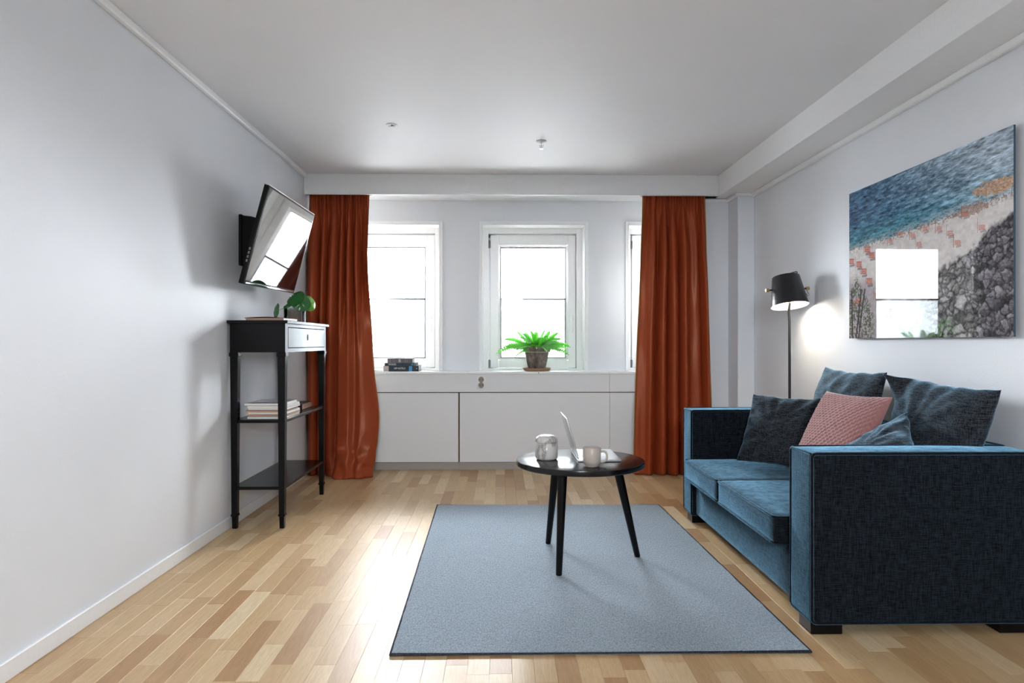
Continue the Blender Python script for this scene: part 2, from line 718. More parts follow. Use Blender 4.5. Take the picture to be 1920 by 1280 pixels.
# walls
struct('wall_left', box(B(), XL - .2, XL, YF - .2, YB + .3, -.1, ZC + .3), M_wall)
struct('wall_right', box(B(), XR, XR + .2, YF - .2, YB + .3, -.1, ZC + .3), M_wall)
bm = B()
q0, q1, q2, q3 = REAR_FILL
box(bm, XL, q0, YF - .2, YF, -.1, ZC + .2)
box(bm, q1, XR, YF - .2, YF, -.1, ZC + .2)
box(bm, q0, q1, YF - .2, YF, -.1, q2)
box(bm, q0, q1, YF - .2, YF, q3, ZC + .2)
struct('wall_front', bm, M_wall)
wnd = thing('window_4', None, None, ((q0 + q1) / 2, YF, q2), kind='structure')  # unseen window put in to let fill light reach the far end
bm = B()
for xx in (q0, q1 - .05):
    box(bm, xx, xx + .05, YF - .12, YF - .06, q2, q3)
box(bm, q0, q1, YF - .12, YF - .06, q2, q2 + .05)
box(bm, q0, q1, YF - .12, YF - .06, q3 - .05, q3)
part('frame', bm, M_upvc, wnd)
part('pane', box(B(), q0 + .05, q1 - .05, YF - .095, YF - .09, q2 + .05, q3 - .05), M_glass, wnd)
bm = B()
xs = [XL] + [v for ab in WINDOWS for v in ab] + [XR]
for k in range(0, len(xs), 2):
    box(bm, xs[k], xs[k + 1], YB, YB + .3, SILL - .02, WTOP)
box(bm, XL, XR, YB, YB + .3, -.1, SILL - .02)
box(bm, XL, XR, YB, YB + .3, WTOP, ZC + .2)
struct('wall_back', bm, M_wall)
struct('ceiling', box(B(), XL, XR, YF, YB, ZC, ZC + .2), M_ceil)
bm = B()
box(bm, 1.734, XR, YF, 5.45, 2.203, ZC)
box(bm, 1.729, 1.737, YF, 5.378, 2.201, 2.212)
struct('ceiling_beam', bm, M_trim)
# valance board and the soffit behind it
bm = B()
box(bm, XL, 1.733, 5.38, 5.40, 2.214, ZC, bev=.002)
box(bm, XL, 1.733, 5.376, 5.404, 2.209, 2.219, bev=.002)
struct('trim_1', bm, M_trim)
struct('trim_2', box(B(), XL, 1.56, 5.40, YB, 2.24, ZC), M_ceil)
# wall pier beside the windows and the pipe casing in the corner
struct('wall_pier', box(B(), 1.56, XR, 5.478, YB, 0, 2.203), M_wall)
struct('wall_column', box(B(), 1.84, XR, 5.25, 5.478, 0, 2.203, bev=.004), M_wall)
# cornices


def cornice(name, pts_boxes):
    bm = B()
    for b in pts_boxes:
        box(bm, *b, bev=.006)
    return struct(name, bm, M_trim)


cornice('trim_3', [(XL, XL + .03, YF, 5.376, ZC - .035, ZC), (XL, XL + .012, 5.36, 5.378, 2.20, ZC)])
cornice('trim_4', [(XR - .03, XR, YF, 5.25, 2.17, 2.203), (1.82, XR, 5.228, 5.25, 2.175, 2.203),
                   (1.818, 1.84, 5.228, 5.478, 2.175, 2.203), (1.56, 1.84, 5.456, 5.478, 2.175, 2.203)])
# baseboards
for nm, a in (('baseboard_left', (XL, XL + .013, YF, 5.62, 0, .064)), ('baseboard_right', (XR - .013, XR, YF, 5.25, 0, .064)),
              ('baseboard_front', (XL, XR, YF, YF + .013, 0, .064))):
    struct(nm, box(B(), *a, bev=.003), M_trim)

# windows ------------------------------------------------------------
for wi, (a, b) in enumerate(WINDOWS):
    wnd = thing('window_%d' % (wi + 1), None, None, ((a + b) / 2, YB, SILL), kind='structure')
    zt = WTOP
    # casing on the wall face
    bm = B()
    cw, ct = .027, .012
    if wi == 2:
        box(bm, a - cw, a, YB - ct, YB, SILL, zt + cw, bev=.003)
        box(bm, a, b, YB - ct, YB, zt, zt + cw, bev=.003)
    else:
        box(bm, a - cw, a, YB - ct, YB, SILL, zt + cw, bev=.003)
        box(bm, b, b + cw, YB - ct, YB, SILL, zt + cw, bev=.003)
        box(bm, a, b, YB - ct, YB, zt, zt + cw, bev=.003)
    part('casing', bm, M_trim, wnd)
    # painted lining of the recess
    bm = B()
    box(bm, a, a + .004, YB - ct, 5.93, SILL, zt)
    box(bm, b - .004, b, YB - ct, 5.93, SILL, zt)
    box(bm, a, b, YB - ct, 5.93, zt - .004, zt)
    part('reveal', bm, M_upvc, wnd)
    part('sill', box(B(), a, b, YB, 5.93, SILL - .02, SILL), M_upvc, wnd)
    # fixed frame
    fa, fb, ft, fz = a + .05, b - .054, zt - .05, SILL + .016
    bm = B()
    box(bm, a, fa, 5.91, 6.0, SILL, zt, bev=.002)
    box(bm, fb, b, 5.91, 6.0, SILL, zt, bev=.002)
    box(bm, fa, fb, 5.91, 6.0, ft, zt, bev=.002)
    box(bm, fa, fb, 5.91, 6.0, SILL, fz, bev=.002)
    for q in ((fa, fa + .034, SILL, ft), (fb - .02, fb, SILL, ft), (fa, fb, ft - .024, ft), (fa, fb, SILL, fz + .02)):
        box(bm, q[0], q[1], 5.992, 6.0, q[2], q[3])          # rebate behind the sash
    part('frame', bm, M_upvc, wnd)
    # opening sash: four rails, mitred bead in front of the glass
    g = .004
    sa, sb, st, sz = fa + g + .012, fb - g, ft - g - .006, fz + g
    ia, ib, it, iz = sa + .072, sb - .068, st - .085, sz + .066
    bm = B()
    y0, y1 = 5.935, 5.99
    box(bm, sa, ia, y0, y1, sz, st, bev=.004)
    box(bm, ib, sb, y0, y1, sz, st, bev=.004)
    box(bm, ia, ib, y0, y1, it, st, bev=.004)
    box(bm, ia, ib, y0, y1, sz, iz, bev=.004)
    # sloping glazing bead
    e = .018
    o4 = [(ia, iz), (ib, iz), (ib, it), (ia, it)]
    n4 = [(ia + e, iz + e), (ib - e, iz + e), (ib - e, it - e), (ia + e, it - e)]
    vo = [bm.verts.new((p[0], y0 + .004, p[1])) for p in o4]
    vn = [bm.verts.new((p[0], y0 + .03, p[1])) for p in n4]
    vk = [bm.verts.new((p[0], y1, p[1])) for p in n4]
    for k in range(4):
        k2 = (k + 1) % 4
        bm.faces.new((vo[k], vo[k2], vn[k2], vn[k]))
        bm.faces.new((vn[k], vn[k2], vk[k2], vk[k]))
    sash = part('sash', bm, M_upvc, wnd)
    # gasket
    bm = B()
    ga, gb, gt, gz = ia + e, ib - e, it - e, iz + e
    d = .007
    for q in ((ga, ga + d, gz, gt), (gb - d, gb, gz, gt), (ga, gb, gt - d, gt), (ga, gb, gz, gz + d)):
        box(bm, q[0], q[1], 5.962, 5.968, q[2], q[3])
    part('gasket', bm, M_gasket, sash, label='dark rubber seal')
    part('pane', box(B(), ga, gb, 5.968, 5.972, gz, gt), M_glass, sash)
    zm = 1.423
    part('frosted_film', box(B(), ga, gb, 5.9745, 5.9755, gz, zm), M_film, sash, label='frosted film over the lower half')
    bm = B()
    box(bm, ga, gb, 5.973, 5.978, zm - .006, zm + .012)
    part('film_edge', bm, M_grey, sash)
    # handle on the right stile
    if wi < 2:
        hx = (ib + sb) / 2
        bm = B()
        box(bm, hx - .013, hx + .013, 5.925, 5.936, 1.21, 1.285, bev=.004, seg=2)
        box(bm, hx - .009, hx + .009, 5.895, 5.926, 1.25, 1.27, bev=.004, seg=2)
        box(bm, hx - .010, hx + .010, 5.887, 5.901, 1.13, 1.272, bev=.005, seg=2)
        part('handle', bm, M_upvc, sash, smooth=40)
    for hz in (SILL + .055, zt - .14):
        bm = B()
        tube(bm, [(fa + .008, 5.92, hz - .035), (fa + .008, 5.92, hz + .035)], .006, 10)
        box(bm, fa - .004, fa + .02, 5.926, 5.936, hz - .03, hz + .03)
        part('hinge', bm, M_grey, wnd, smooth=40)

# ------------------------------------------------------------------ built-in low cabinet under the windows
ledge = thing('window_ledge', 'long white window ledge with a fascia board, running under the three windows', 'ledge', (0, 5.68, .79))
bm = box(B(), XL + .001, 1.558, 5.588, YB - .001, .788, SILL, bev=.003)
part('shelf_board', bm, M_trim, ledge)
part('fascia', box(B(), XL + .001, .899, 5.6, 5.618, .64, .7875, bev=.0015), M_cab, ledge)
part('fascia', box(B(), .901, 1.558, 5.6, 5.618, .64, .7875, bev=.0015), M_cab, ledge)
part('screw_head', lathe(B(), [(0, 0), (.004, 0), (.004, .002), (0, .002)], (0, 0, 0), 10, Matrix.Translation((.315, 5.5875, .797)) @ Matrix.Rotation(R(90), 4, 'X')), M_gasket, ledge)
cx = [XL + .001, -.337, .902, 1.558]
clab = ['white low cabinet with scuffed door left of the dark door gap, beside the left curtain',
        'white low cabinet with wide scuffed door under the potted fern',
        'white low cabinet with a narrow door partly behind the right curtain']
for k in range(3):
    c = thing('low_cabinet', clab[k], 'cabinet', ((cx[k] + cx[k + 1]) / 2, 5.68, 0))
    x0, x1 = cx[k], cx[k + 1]
    part('carcass', box(B(), x0 + .001, x1 - .001, 5.628, YB - .001, .062, .787), M_dark if False else plain('cabinet_inside', lin((120, 96, 70)), 0.8), c)
    d0 = x0 + (.001 if k != 1 else .006)
    d1 = x1 - (.006 if k == 0 else .001)
    part('door', box(B(), d0, d1, 5.606, 5.624, .066, .633, bev=.0015), M_cab, c)
    part('plinth', box(B(), x0 + .001, x1 - .001, 5.63, 5.648, 0.0005, .06), M_plinth, c)

# wall socket in the fascia
sx, sz = -.153, .722
so = thing('wall_socket', 'white double wall socket set in the fascia below the middle window', 'socket', (sx, 5.6, sz))
part('plate', box(B(), sx - .036, sx + .036, 5.588, 5.5995, sz - .05, sz + .05, bev=.004, seg=2), M_socket, so, smooth=40)
for dz in (.021, -.025):
    Mx = Matrix.Translation((sx - .002, 5.588, sz + dz)) @ Matrix.Rotation(R(90), 4, 'X')
    bm = lathe(B(), [(.0235, -.001), (.0235, .0015), (.0205, .0015), (.0195, .0004), (0, .0004)], (0, 0, 0), 24, Mx)
    o = part('outlet', bm, M_sockin, so, smooth=40, label='round outlet toned darker for recess shade, with two pin holes')
    for dx in (-.0095, .0095):
        bm = lathe(B(), [(0, 0), (.0035, 0), (.0035, .0016), (0, .0016)], (0, 0, 0), 10, Matrix.Translation((sx - .002 + dx, 5.5885, sz + dz)) @ Matrix.Rotation(R(90), 4, 'X'))
        part('pin_hole', bm, M_dark, o)

# ------------------------------------------------------------------ curtains


def sheet(fn, nu, nv):
    bm = B()
    g = [[bm.verts.new(fn(i / nu, j / nv)) for i in range(nu + 1)] for j in range(nv + 1)]
    for j in range(nv):
        for i in range(nu):
            bm.faces.new((g[j][i], g[j][i + 1], g[j + 1][i + 1], g[j + 1][i]))
    return bm


def sm(a, b, x):
    t = max(0, min(1, (x - a) / (b - a)))
    return t * t * (3 - 2 * t)


def lerp(a, b, t):
    return a + (b - a) * t


def n1(x, y=0.0, z=0.0):
    return mnoise.noise(Vector((x, y, z)))


ZT = 2.238


def fold(x, sharp=.45):
    """rounded folds: broad crests, tighter valleys"""
    v = math.sin(x)
    return v + sharp * .5 * math.cos(2 * x)


def curtain_left(s, t, dy=0.0):
    """s across, t down. Narrow folds on the left; the right part falls as one broad panel that pools on the floor"""
    z = lerp(ZT, 0.004, t)
    xt = lerp(-1.520, -1.043, s)
    if s < .36:
        xb = lerp(-1.522, -1.395, s / .36)
    else:
        xb = lerp(-1.395, -0.985, (s - .36) / .64)
    x = lerp(xt, xb, sm(0.05, 0.95, t))
    x += .030 * math.sin(PI * sm(.6, 1.0, t)) * sm(.75, 1, s)
    ph = 2 * PI * (7.0 * s + .42 * n1(s * 5, 1.7) * 2) + .8 * n1(t * 1.5, s * 2)
    amp = lerp(.018, .046, sm(0, .3, t)) * (1 + .5 * n1(s * 6, 4.4))
    broad = sm(.42, .60, s) * sm(.22, .60, t)
    ymod = amp * fold(ph) * (1 - broad * .95)
    x += .015 * math.cos(ph) * (1 - broad) * sm(0, .25, t)
    gat = .010 * math.sin(2 * PI * 23 * s + 2) * (1 - sm(0, .10, t))
    q = max(0, min(1, (s - .42) / .58))
    bell = -.085 * broad * math.sin(PI * q) ** .7
    bell += .028 * broad * math.exp(-((q - .66 + .1 * t) / .11) ** 2)          # one soft dent in the broad panel
    y = 5.452 - .02 * sm(0, .3, t) + ymod + gat + bell - .05 * sm(.75, 1, t) * sm(.4, .6, s)
    cr = sm(.80, .98, t) * sm(.38, .55, s)                                      # crushed hem
    y += cr * .034 * n1(s * 8 + t * 5, t * 24, 3) - cr * .03
    x += cr * .018 * n1(s * 9, t * 22, 9)
    y -= .045 * sm(.965, 1, t) * sm(.38, .5, s)
    return (x, y + dy, z)


def curtain_right(s, t, dy=0.0):
    z = lerp(ZT, 0.006, t)
    xt = lerp(1.150, 1.632, s)
    xb = lerp(1.062, 1.690, s)
    x = lerp(xt, xb, sm(-.15, 1.0, t) * .85 + .15 * t)
    ph = 2 * PI * (5.4 * s + .42 * n1(s * 4, 8.1) * 2) + .7 * n1(t * 1.6, s * 3)
    amp = lerp(.012, .044, sm(0, .3, t)) * (1 + .5 * n1(s * 7, 2.2))
    wide = (1 - sm(.18, .32, s)) * sm(.08, .4, t)
    y = 5.428 - .03 * sm(0, .3, t) + amp * fold(ph) * (1 - .75 * wide)
    x += .018 * math.cos(ph) * (1 - .8 * wide) * sm(0, .25, t) * sm(0, .08, s) * (1 - sm(.92, 1, s))
    y -= .030 * wide * math.sin(PI * min(1, s / .32))
    y += .009 * math.sin(2 * PI * 20 * s + 1) * (1 - sm(0, .1, t))
    y -= .018 * sm(.5, 1, t)
    y += .006 * n1(s * 9, t * 7, 2)
    x += .006 * n1(s * 5, t * 4, 5)
    return (x, y + dy, z)


for nm, fn, lab, c in (('curtain', curtain_left, 'rust orange satin curtain pooling on the floor behind the black console table', (-1.28, 5.45, 0)),
                       ('curtain', curtain_right, 'rust orange satin curtain hanging straight behind the far arm of the sofa', (1.38, 5.43, 0))):
    cu = thing(nm, lab, 'curtain', c)
    clo = part('cloth', sheet(lambda s, t: fn(s, t), 260, 110), M_satin, cu, smooth=180)
    md = clo.modifiers.new('solid', 'SOLIDIFY')
    md.thickness = .002

    def ln(s, t, fn=fn):
        lft = fn is curtain_left
        p = fn(s, t)
        k = 2 * s - 1
        e = .003 if lft else .010
        if lft and k < 0:
            e = 0.0
        edge = sm(.80, 1.0, abs(k))
        yc = 5.54 if lft else 5.473
        return (p[0] + k * e, lerp(yc, p[1] + .006, edge), p[2] + .002)
    part('lining', sheet(lambda s, t: ln(lerp(.035, .965, s), t), 150, 50), M_cream, cu, smooth=180, label='cream lining behind the satin')
    for e0, e1 in ((0, .035), (.965, 1)):
        part('edge_binding', sheet(lambda s, t: ln(lerp(e0, e1, s), t), 6, 60), M_lining, cu, smooth=180, label='ochre yellow edge strip')
    bm = B()
    x0, x1 = (XL + .002, -1.03) if fn is curtain_left else (1.14, 1.55)
    box(bm, x0, x1, 5.51, 5.535, 2.226, 2.2398)
    part('curtain_track', bm, M_trim, cu)

# ------------------------------------------------------------------ rug
rg = thing('area_rug', 'flat grey-blue wool rug under the round coffee table', 'rug', (.33, 3.33, 0))
cor = [(-.366, 2.288), (1.047, 2.286), (1.014, 4.352), (-.401, 4.372)]


def rugp(u, v):
    a = lerp(cor[0][0], cor[1][0], u), lerp(cor[0][1], cor[1][1], u)
    b = lerp(cor[3][0], cor[2][0], u), lerp(cor[3][1], cor[2][1], u)
    return lerp(a[0], b[0], v), lerp(a[1], b[1], v)


bm = B()
nu, nv = 70, 100
g = [[bm.verts.new((*rugp(i / nu, j / nv), .0105 + .0012 * n1(i * .35, j * .35))) for i in range(nu + 1)] for j in range(nv + 1)]
for j in range(nv):
    for i in range(nu):
        bm.faces.new((g[j][i], g[j][i + 1], g[j + 1][i + 1], g[j + 1][i]))
lo = [bm.verts.new((p[0], p[1], .001)) for p in cor]
bm.faces.new(lo)
part('pile', bm, M_rug, rg, smooth=180)
bm = B()
tube(bm, [(c[0], c[1], .0062) for c in cor], .006, 8, closed=True)
part('binding', bm, M_rugedge, rg, smooth=180, label='dark bound edge')

# ------------------------------------------------------------------ sofa
sf = thing('sofa', 'charcoal blue woven two-seat sofa standing against the right wall', 'sofa', (1.53, 3.26, 0))


def edge_pipe(bm, pts, r=.006):
    tube(bm, pts, r, 7, closed=True)


def rrect(axis, c, a0, a1, b0, b1, r=.018):
    """rounded rectangle loop in the plane axis=c"""
    out = []
    for (ca, cb, st) in ((a1 - r, b1 - r, 0), (a0 + r, b1 - r, 90), (a0 + r, b0 + r, 180), (a1 - r, b0 + r, 270)):
        for k in range(4):
            th = R(st + k * 30)
            a, b = ca + r * math.cos(th), cb + r * math.sin(th)
            out.append({'x': (c, a, b), 'y': (a, c, b), 'z': (a, b, c)}[axis])
    # extra points on the straight runs
    res = []
    n = len(out)
    for i in range(n):
        p, q = Vector(out[i]), Vector(out[(i + 1) % n])
        res.append(p)
        m = int((q - p).length / .08)
        for k in range(1, m + 1):
            res.append(p.lerp(q, k / (m + 1)))
    return res


SY0, SY1 = 2.412, 4.108
AX0, AX1 = 1.110, 1.945
AT = .652
for (y0, y1) in ((SY0, SY0 + .182), (SY1 - .165, SY1)):
    a = part('arm', softbox(B(), AX0, AX1, y0, y1, .046, AT, .012, (.004, .006, .008), 16, seed=y0, wr=.0015), M_sofa, sf, smooth=180)
    bm = B()
    for yy in (y0 + .003, y1 - .003):
        edge_pipe(bm, rrect('y', yy, AX0 + .002, AX1 - .002, .048, AT - .001, .014))
    edge_pipe(bm, rrect('x', AX0 + .002, y0 + .004, y1 - .004, .05, AT - .002, .014), .005)
    part('piping', bm, M_sofa_pipe, a, smooth=180)
iy0, iy1 = SY0 + .184, SY1 - .167
part('front_rail', softbox(B(), 1.135, 1.23, iy0, iy1, .05, .262, .012, (.003, 0, 0), 12), M_sofa, sf, smooth=180)
part('seat_platform', softbox(B(), 1.232, 1.76, iy0, iy1, .06, .255, .01, (0, 0, 0), 8), M_sofa, sf, smooth=180)
bk = part('backrest', softbox(B(), 1.765, 1.95, iy0, iy1, .05, .652, .03, (.008, 0, .006), 14, seed=3, wr=.0015), M_sofa, sf, smooth=180)
bm = B()
edge_pipe(bm, rrect('z', .648, 1.768, 1.947, iy0 + .002, iy1 - .002, .02))
part('piping', bm, M_sofa_pipe, bk, smooth=180)
ym = 3.335
for (y0, y1, sd) in ((iy0 + .045, ym - .003, 1), (ym + .003, iy1 - .004, 2)):
    z0, z1 = .262, .372
    s_ = part('seat_cushion', softbox(B(), 1.068, 1.758, y0, y1, z0, z1, .016, (.014, .004, .016), 22, seed=sd, wr=.003), M_sofa, sf, smooth=180)
    bm = B()
    edge_pipe(bm, rrect('z', z1 - .005, 1.0665, 1.757, y0 + .001, y1 - .001, .02), .0058)
    edge_pipe(bm, rrect('z', z0 + .005, 1.0665, 1.757, y0 + .001, y1 - .001, .02), .0058)
    part('piping', bm, M_sofa_pipe, s_, smooth=180)
for (fx, fy) in ((1.115, 2.43), (1.115, 3.945), (1.80, 2.43), (1.80, 3.945)):
    part('foot', box(B(), fx, fx + .115, fy, fy + .10, .0005, .046, bev=.003), M_black, sf)

# ------------------------------------------------------------------ loose cushions


def pillow(bm, M, w, h, T, n=44, seed=0, pinch=.07, quilt=0, wr=.010, sag=0.0, power=.46, taper=0.0):
    """M maps pillow space (x across, y up, z out of the face) to the room"""
    grid = {}
    for side in (1, -1):
        for j in range(n + 1):
            for i in range(n + 1):
                u = -math.cos(PI * i / n) * .5 + (-1 + 2 * i / n) * .5
                v = -math.cos(PI * j / n) * .5 + (-1 + 2 * j / n) * .5
                edge = i in (0, n) or j in (0, n)
                if edge and side == -1:
                    grid[(side, i, j)] = grid[(1, i, j)]
                    continue
                x = w / 2 * u * (1 - pinch * (1 - v * v) * abs(u) ** 1.5) * (1 + taper * v)
                y = h / 2 * v * (1 - pinch * (1 - u * u) * abs(v) ** 1.5)
                f = max(0, (1 - u * u) * (1 - v * v)) ** power
                z = side * T / 2 * f * (1 + sag * (-v))
                if wr:
                    rr = math.hypot(u, v)
                    an = math.atan2(v, u)
                    z += side * wr * f ** .5 * n1(an * 3.2 + seed * 7, rr * 1.3, seed) * min(1, rr * 1.3)
                    z += side * wr * .5 * f ** .5 * n1(u * 3 + seed, v * 5 + 4, side)
                    y += wr * .5 * n1(u * 4 + seed * 3, v * 2)
                if quilt and side == 1:
                    a = (u + v) * quilt
                    b = (u - v) * quilt
                    q = (abs(math.sin(PI * a / 1)) * abs(math.sin(PI * b / 1))) ** .33
                    z += .010 * q * min(1, f * 3)
                grid[(side, i, j)] = bm.verts.new(M @ Vector((x, y, z)))
    for side in (1, -1):
        for j in range(n):
            for i in range(n):
                q = [grid[(side, i, j)], grid[(side, i + 1, j)], grid[(side, i + 1, j + 1)], grid[(side, i, j + 1)]]
                try:
                    bm.faces.new(q if side == 1 else q[::-1])
                except ValueError:
                    pass
    return bm


def frame_from(center, normal, up=(0, 0, 1), rot=0.0):
    n_ = Vector(normal).normalized()
    x = Vector(up).cross(n_).normalized()
    y = n_.cross(x)
    M = Matrix((x, y, n_)).transposed().to_4x4()
    return Matrix.Translation(center) @ M @ Matrix.Rotation(R(rot), 4, 'Z')


CUSH = 'loose cushions on the sofa'
PIL = [
    ('cushion', 'large slate blue back cushion at the far end of the sofa back', (1.790, 3.560, .655), (-1, .06, .26), 0, .71, .52, .18, M_pillow, 1, 0),
    ('cushion', 'large slate blue back cushion nearest the camera, its corner folded over', (1.800, 2.815, .648), (-1, -.02, .26), -2.5, .56, .49, .20, M_pillow, 2, 0),
    ('cushion', 'square slate blue cushion in the corner by the far arm', (1.535, 3.73, .562), (-.75, -.55, .42), 0, .43, .41, .11, M_pillow, 3, 0),
    ('cushion', 'dusty pink quilted velvet cushion', (1.572, 3.150, .612), (-1, -.12, .52), 1, .48, .44, .12, M_pink, 4, 8),
    ('cushion', 'small slate blue cushion slumped beside the near arm, in front of the pink one', (1.515, 2.765, .578), (-.70, .05, .75), -28, .40, .38, .11, M_pillow, 5, 0),
]
for (nm, lab, c, nrm, rot, w_, h_, T, m, sd, q) in PIL:
    bm = B()
    pillow(bm, frame_from(c, nrm, rot=rot), w_, h_, T, n=150 if q else 56, seed=sd, quilt=q, wr=.004 if q else .016,
           sag=.18 if sd < 3 else .08, taper=.07 if sd == 2 else 0)
    if sd == 2:      # dog-eared far top corner
        Mi = frame_from(c, nrm, rot=rot)
        for v in bm.verts:
            l = Mi.inverted() @ v.co
            k = max(0, (-l.x / (w_ / 2)) - .72) * max(0, (l.y / (h_ / 2)) - .45)
            l.z += 0.55 * k
            l.y -= .10 * k
            v.co = Mi @ l
    single(nm, bm, m, lab, 'cushion', CUSH, smooth=180, origin=c)

# ------------------------------------------------------------------ floor lamp
lx, ly = 1.862, 4.36
lp = thing('floor_lamp', 'black floor lamp with a lit metal shade behind the sofa', 'lamp', (lx, ly, 0))
part('base', lathe(B(), [(0, .0005), (.12, .0005), (.125, .006), (.123, .016), (.02, .022), (0, .022)], (lx, ly, 0), 40), M_lampblk, lp, smooth=40)
pts = [(lx, ly, .02), (lx, ly, .6), (lx, ly, 1.18)] + [(lx - .012 * math.sin(k / 6 * PI / 2) - .0, ly - .035 * (1 - math.cos(k / 6 * PI / 2)), 1.20 + .10 * k / 6) for k in range(1, 7)]
part('pole', tube(B(), pts, .0085, 12), M_lampblk, lp, smooth=60)
scx, scy = 1.812, 4.27
TS = Matrix.Translation((scx, scy, 1.370)) @ Matrix.Rotation(R(-3), 4, 'Y') @ Matrix.Rotation(R(-12), 4, 'X')
hh, r0, r1, th = .096, .113, .083, .0025
sh = part('shade', lathe(B(), [(0, hh), (r1 - .004, hh), (r1, hh - .004), (r0, -hh), (r0 - th, -hh)], (0, 0, 0), 48, TS), M_lampblk, lp, smooth=40)
part('shade_lining', lathe(B(), [(r0 - th, -hh + .0005), (r1 - th, hh - .006), (0, hh - .006)], (0, 0, 0), 48, TS), M_lampin, sh, smooth=60, label='white inside of the shade')
part('bulb', lathe(B(), [(0, -.035), (.018, -.030), (.028, -.012), (.028, .006), (.016, .032), (.013, .05), (.013, .088), (0, .088)], (0, 0, 0), 20, TS), M_bulb, sh, smooth=60)
# yoke bolts with brass ends
for s in (-1, 1):
    p0, p1 = TS @ Vector((s * .093, 0, .012)), TS @ Vector((s * .128, 0, .012))
    part('yoke_bolt', tube(B(), [p0, p1], .005, 10), M_lampblk, lp, smooth=60)
for s in (-1, 1):
    p0, p1 = TS @ Vector((s * .119, 0, .012)), TS @ Vector((s * .137, 0, .012))
    part('knob', tube(B(), [p0, p1], .0115, 14), M_brass, lp, smooth=60, label='brass knob')
bm = B()
tube(bm, [TS @ Vector(p) for p in ((.122, 0, .004), (.130, -.004, -.03), (.122, -.004, -.04), (.115, 0, -.02))], .003, 8)
part('wing_nut', bm, M_chrome, lp, smooth=60)
bm = B()
tube(bm, [TS @ Vector(p) for p in ((.012, 0, hh - .002), (.018, 0, hh + .018), (.074, 0, hh + .030), (.078, 0, hh + .026), (.062, 0, hh - .002))], .0028, 8)
part('wire_loop', bm, M_lampblk, lp, smooth=60)
bm = B()
tube(bm, [pts[-1], TS @ Vector((.0, .06, .07))], .0085, 10)
part('swivel_joint', bm, M_lampblk, lp, smooth=60)
ld = bpy.data.lights.new('lamp_bulb', 'POINT')
ld.energy = LAMP_W
ld.color = (1.0, .90, .78)
ld.shadow_soft_size = .035
lo = bpy.data.objects.new('lamp_bulb', ld)
COL.objects.link(lo)
lo.location = TS @ Vector((0, 0, -.055))

# ------------------------------------------------------------------ coffee table
tx, ty, tz, tr = .383, 3.262, .490, .305
tb = thing('coffee_table', 'round black three-legged coffee table standing on the grey rug', 'table', (tx, ty, 0))
part('table_top', lathe(B(), [(0, tz), (tr - .004, tz), (tr - .001, tz - .0015), (tr, tz - .005), (tr, tz - .022), (tr - .003, tz - .026), (tr - .008, tz - .028), (0, tz - .028)], (tx, ty, 0), 96), M_tabletop, tb, smooth=30)
for (fx, fy), (ux, uy) in (((.248, 3.515), (.285, 3.44)), ((.262, 3.037), (.285, 3.11)), ((.664, 3.291), (.560, 3.27))):
    bm = tube(B(), [(fx, fy, .0125), (fx, fy, .016), (ux, uy, .4605)], [.0125, .014, .0225], 20)
    part('leg', bm, M_black, tb, smooth=60)
    bm = B()
    a = math.atan2(ty - uy, tx - ux)
    boxm(bm, (.10, .05, .004), Matrix.Translation((ux + .02 * math.cos(a), uy + .02 * math.sin(a), .4595)) @ Matrix.Rotation(a, 4, 'Z'))
    part('mounting_plate', bm, M_black, tb)

# marble jar
jx, jy = .222, 3.262
j = thing('marble_jar', 'grey veined marble jar with a rounded lid on the coffee table', 'jar', (jx, jy, tz))
rr = .0535
part('body', lathe(B(), [(0, tz + .0005), (rr - .012, tz + .0005), (rr - .004, tz + .004), (rr, tz + .013), (rr, tz + .078), (rr - .002, tz + .080), (0, tz + .080)], (jx, jy, 0), 48), M_marble, j, smooth=50)
part('lid', lathe(B(), [(0, tz + .0805), (rr - .002, tz + .0805), (rr, tz + .0825), (rr, tz + .094), (rr - .005, tz + .106), (rr - .015, tz + .113), (rr - .03, tz + .116), (0, tz + .117)], (jx, jy, 0), 48), M_marble, j, smooth=50)

# laptop
lp0 = (.455, 3.33, tz)
lt = thing('laptop', 'open silver laptop seen from its side on the coffee table', 'laptop', lp0)
bx0, bx1, by0, by1 = .362, .566, 3.175, 3.487
part('base', box(B(), bx0, bx1, by0, by1, tz + .0015, tz + .0125, bev=.003, seg=2), M_alu, lt, smooth=40)
for rI in range(5):
    for cI in range(13):
        kx = bx0 + .028 + rI * .0175
        ky = by0 + .024 + cI * .0206
        if rI == 0 and cI == 0:
            key0 = part('key', box(B(), kx, kx + .0145, ky, ky + .0175, tz + .0125, tz + .0138), M_key, lt)
            kx0, ky0 = kx, ky
        else:
            kk = key0.copy()
            COL.objects.link(kk)
            kk.location = (kx - kx0, ky - ky0, 0)
part('touchpad', box(B(), bx0 + .128, bx0 + .192, by0 + .10, by1 - .10, tz + .0125, tz + .0129), M_alu, lt)
lean = math.atan2(.056, .185)
ML = Matrix.Translation((bx0 + .006, (by0 + by1) / 2, tz + .014)) @ Matrix.Rotation(-lean, 4, 'Y')
part('screen_lid', boxm(B(), (.005, by1 - by0, .198), ML @ Matrix.Translation((-.001, 0, .099)), .002, 2), M_alu, lt, smooth=40)
part('display', boxm(B(), (.0012, by1 - by0 - .012, .184), ML @ Matrix.Translation((.0022, 0, .102))), M_screen, lt)
part('hinge', tube(B(), [(bx0 + .006, by0 + .03, tz + .012), (bx0 + .006, by1 - .03, tz + .012)], .005, 10), M_tvcase, lt, smooth=60)
for yy in (by0 + .02, by1 - .02):
    part('foot', box(B(), bx0 + .02, bx1 - .02, yy - .004, yy + .004, tz + .0003, tz + .0016), M_gasket, lt)

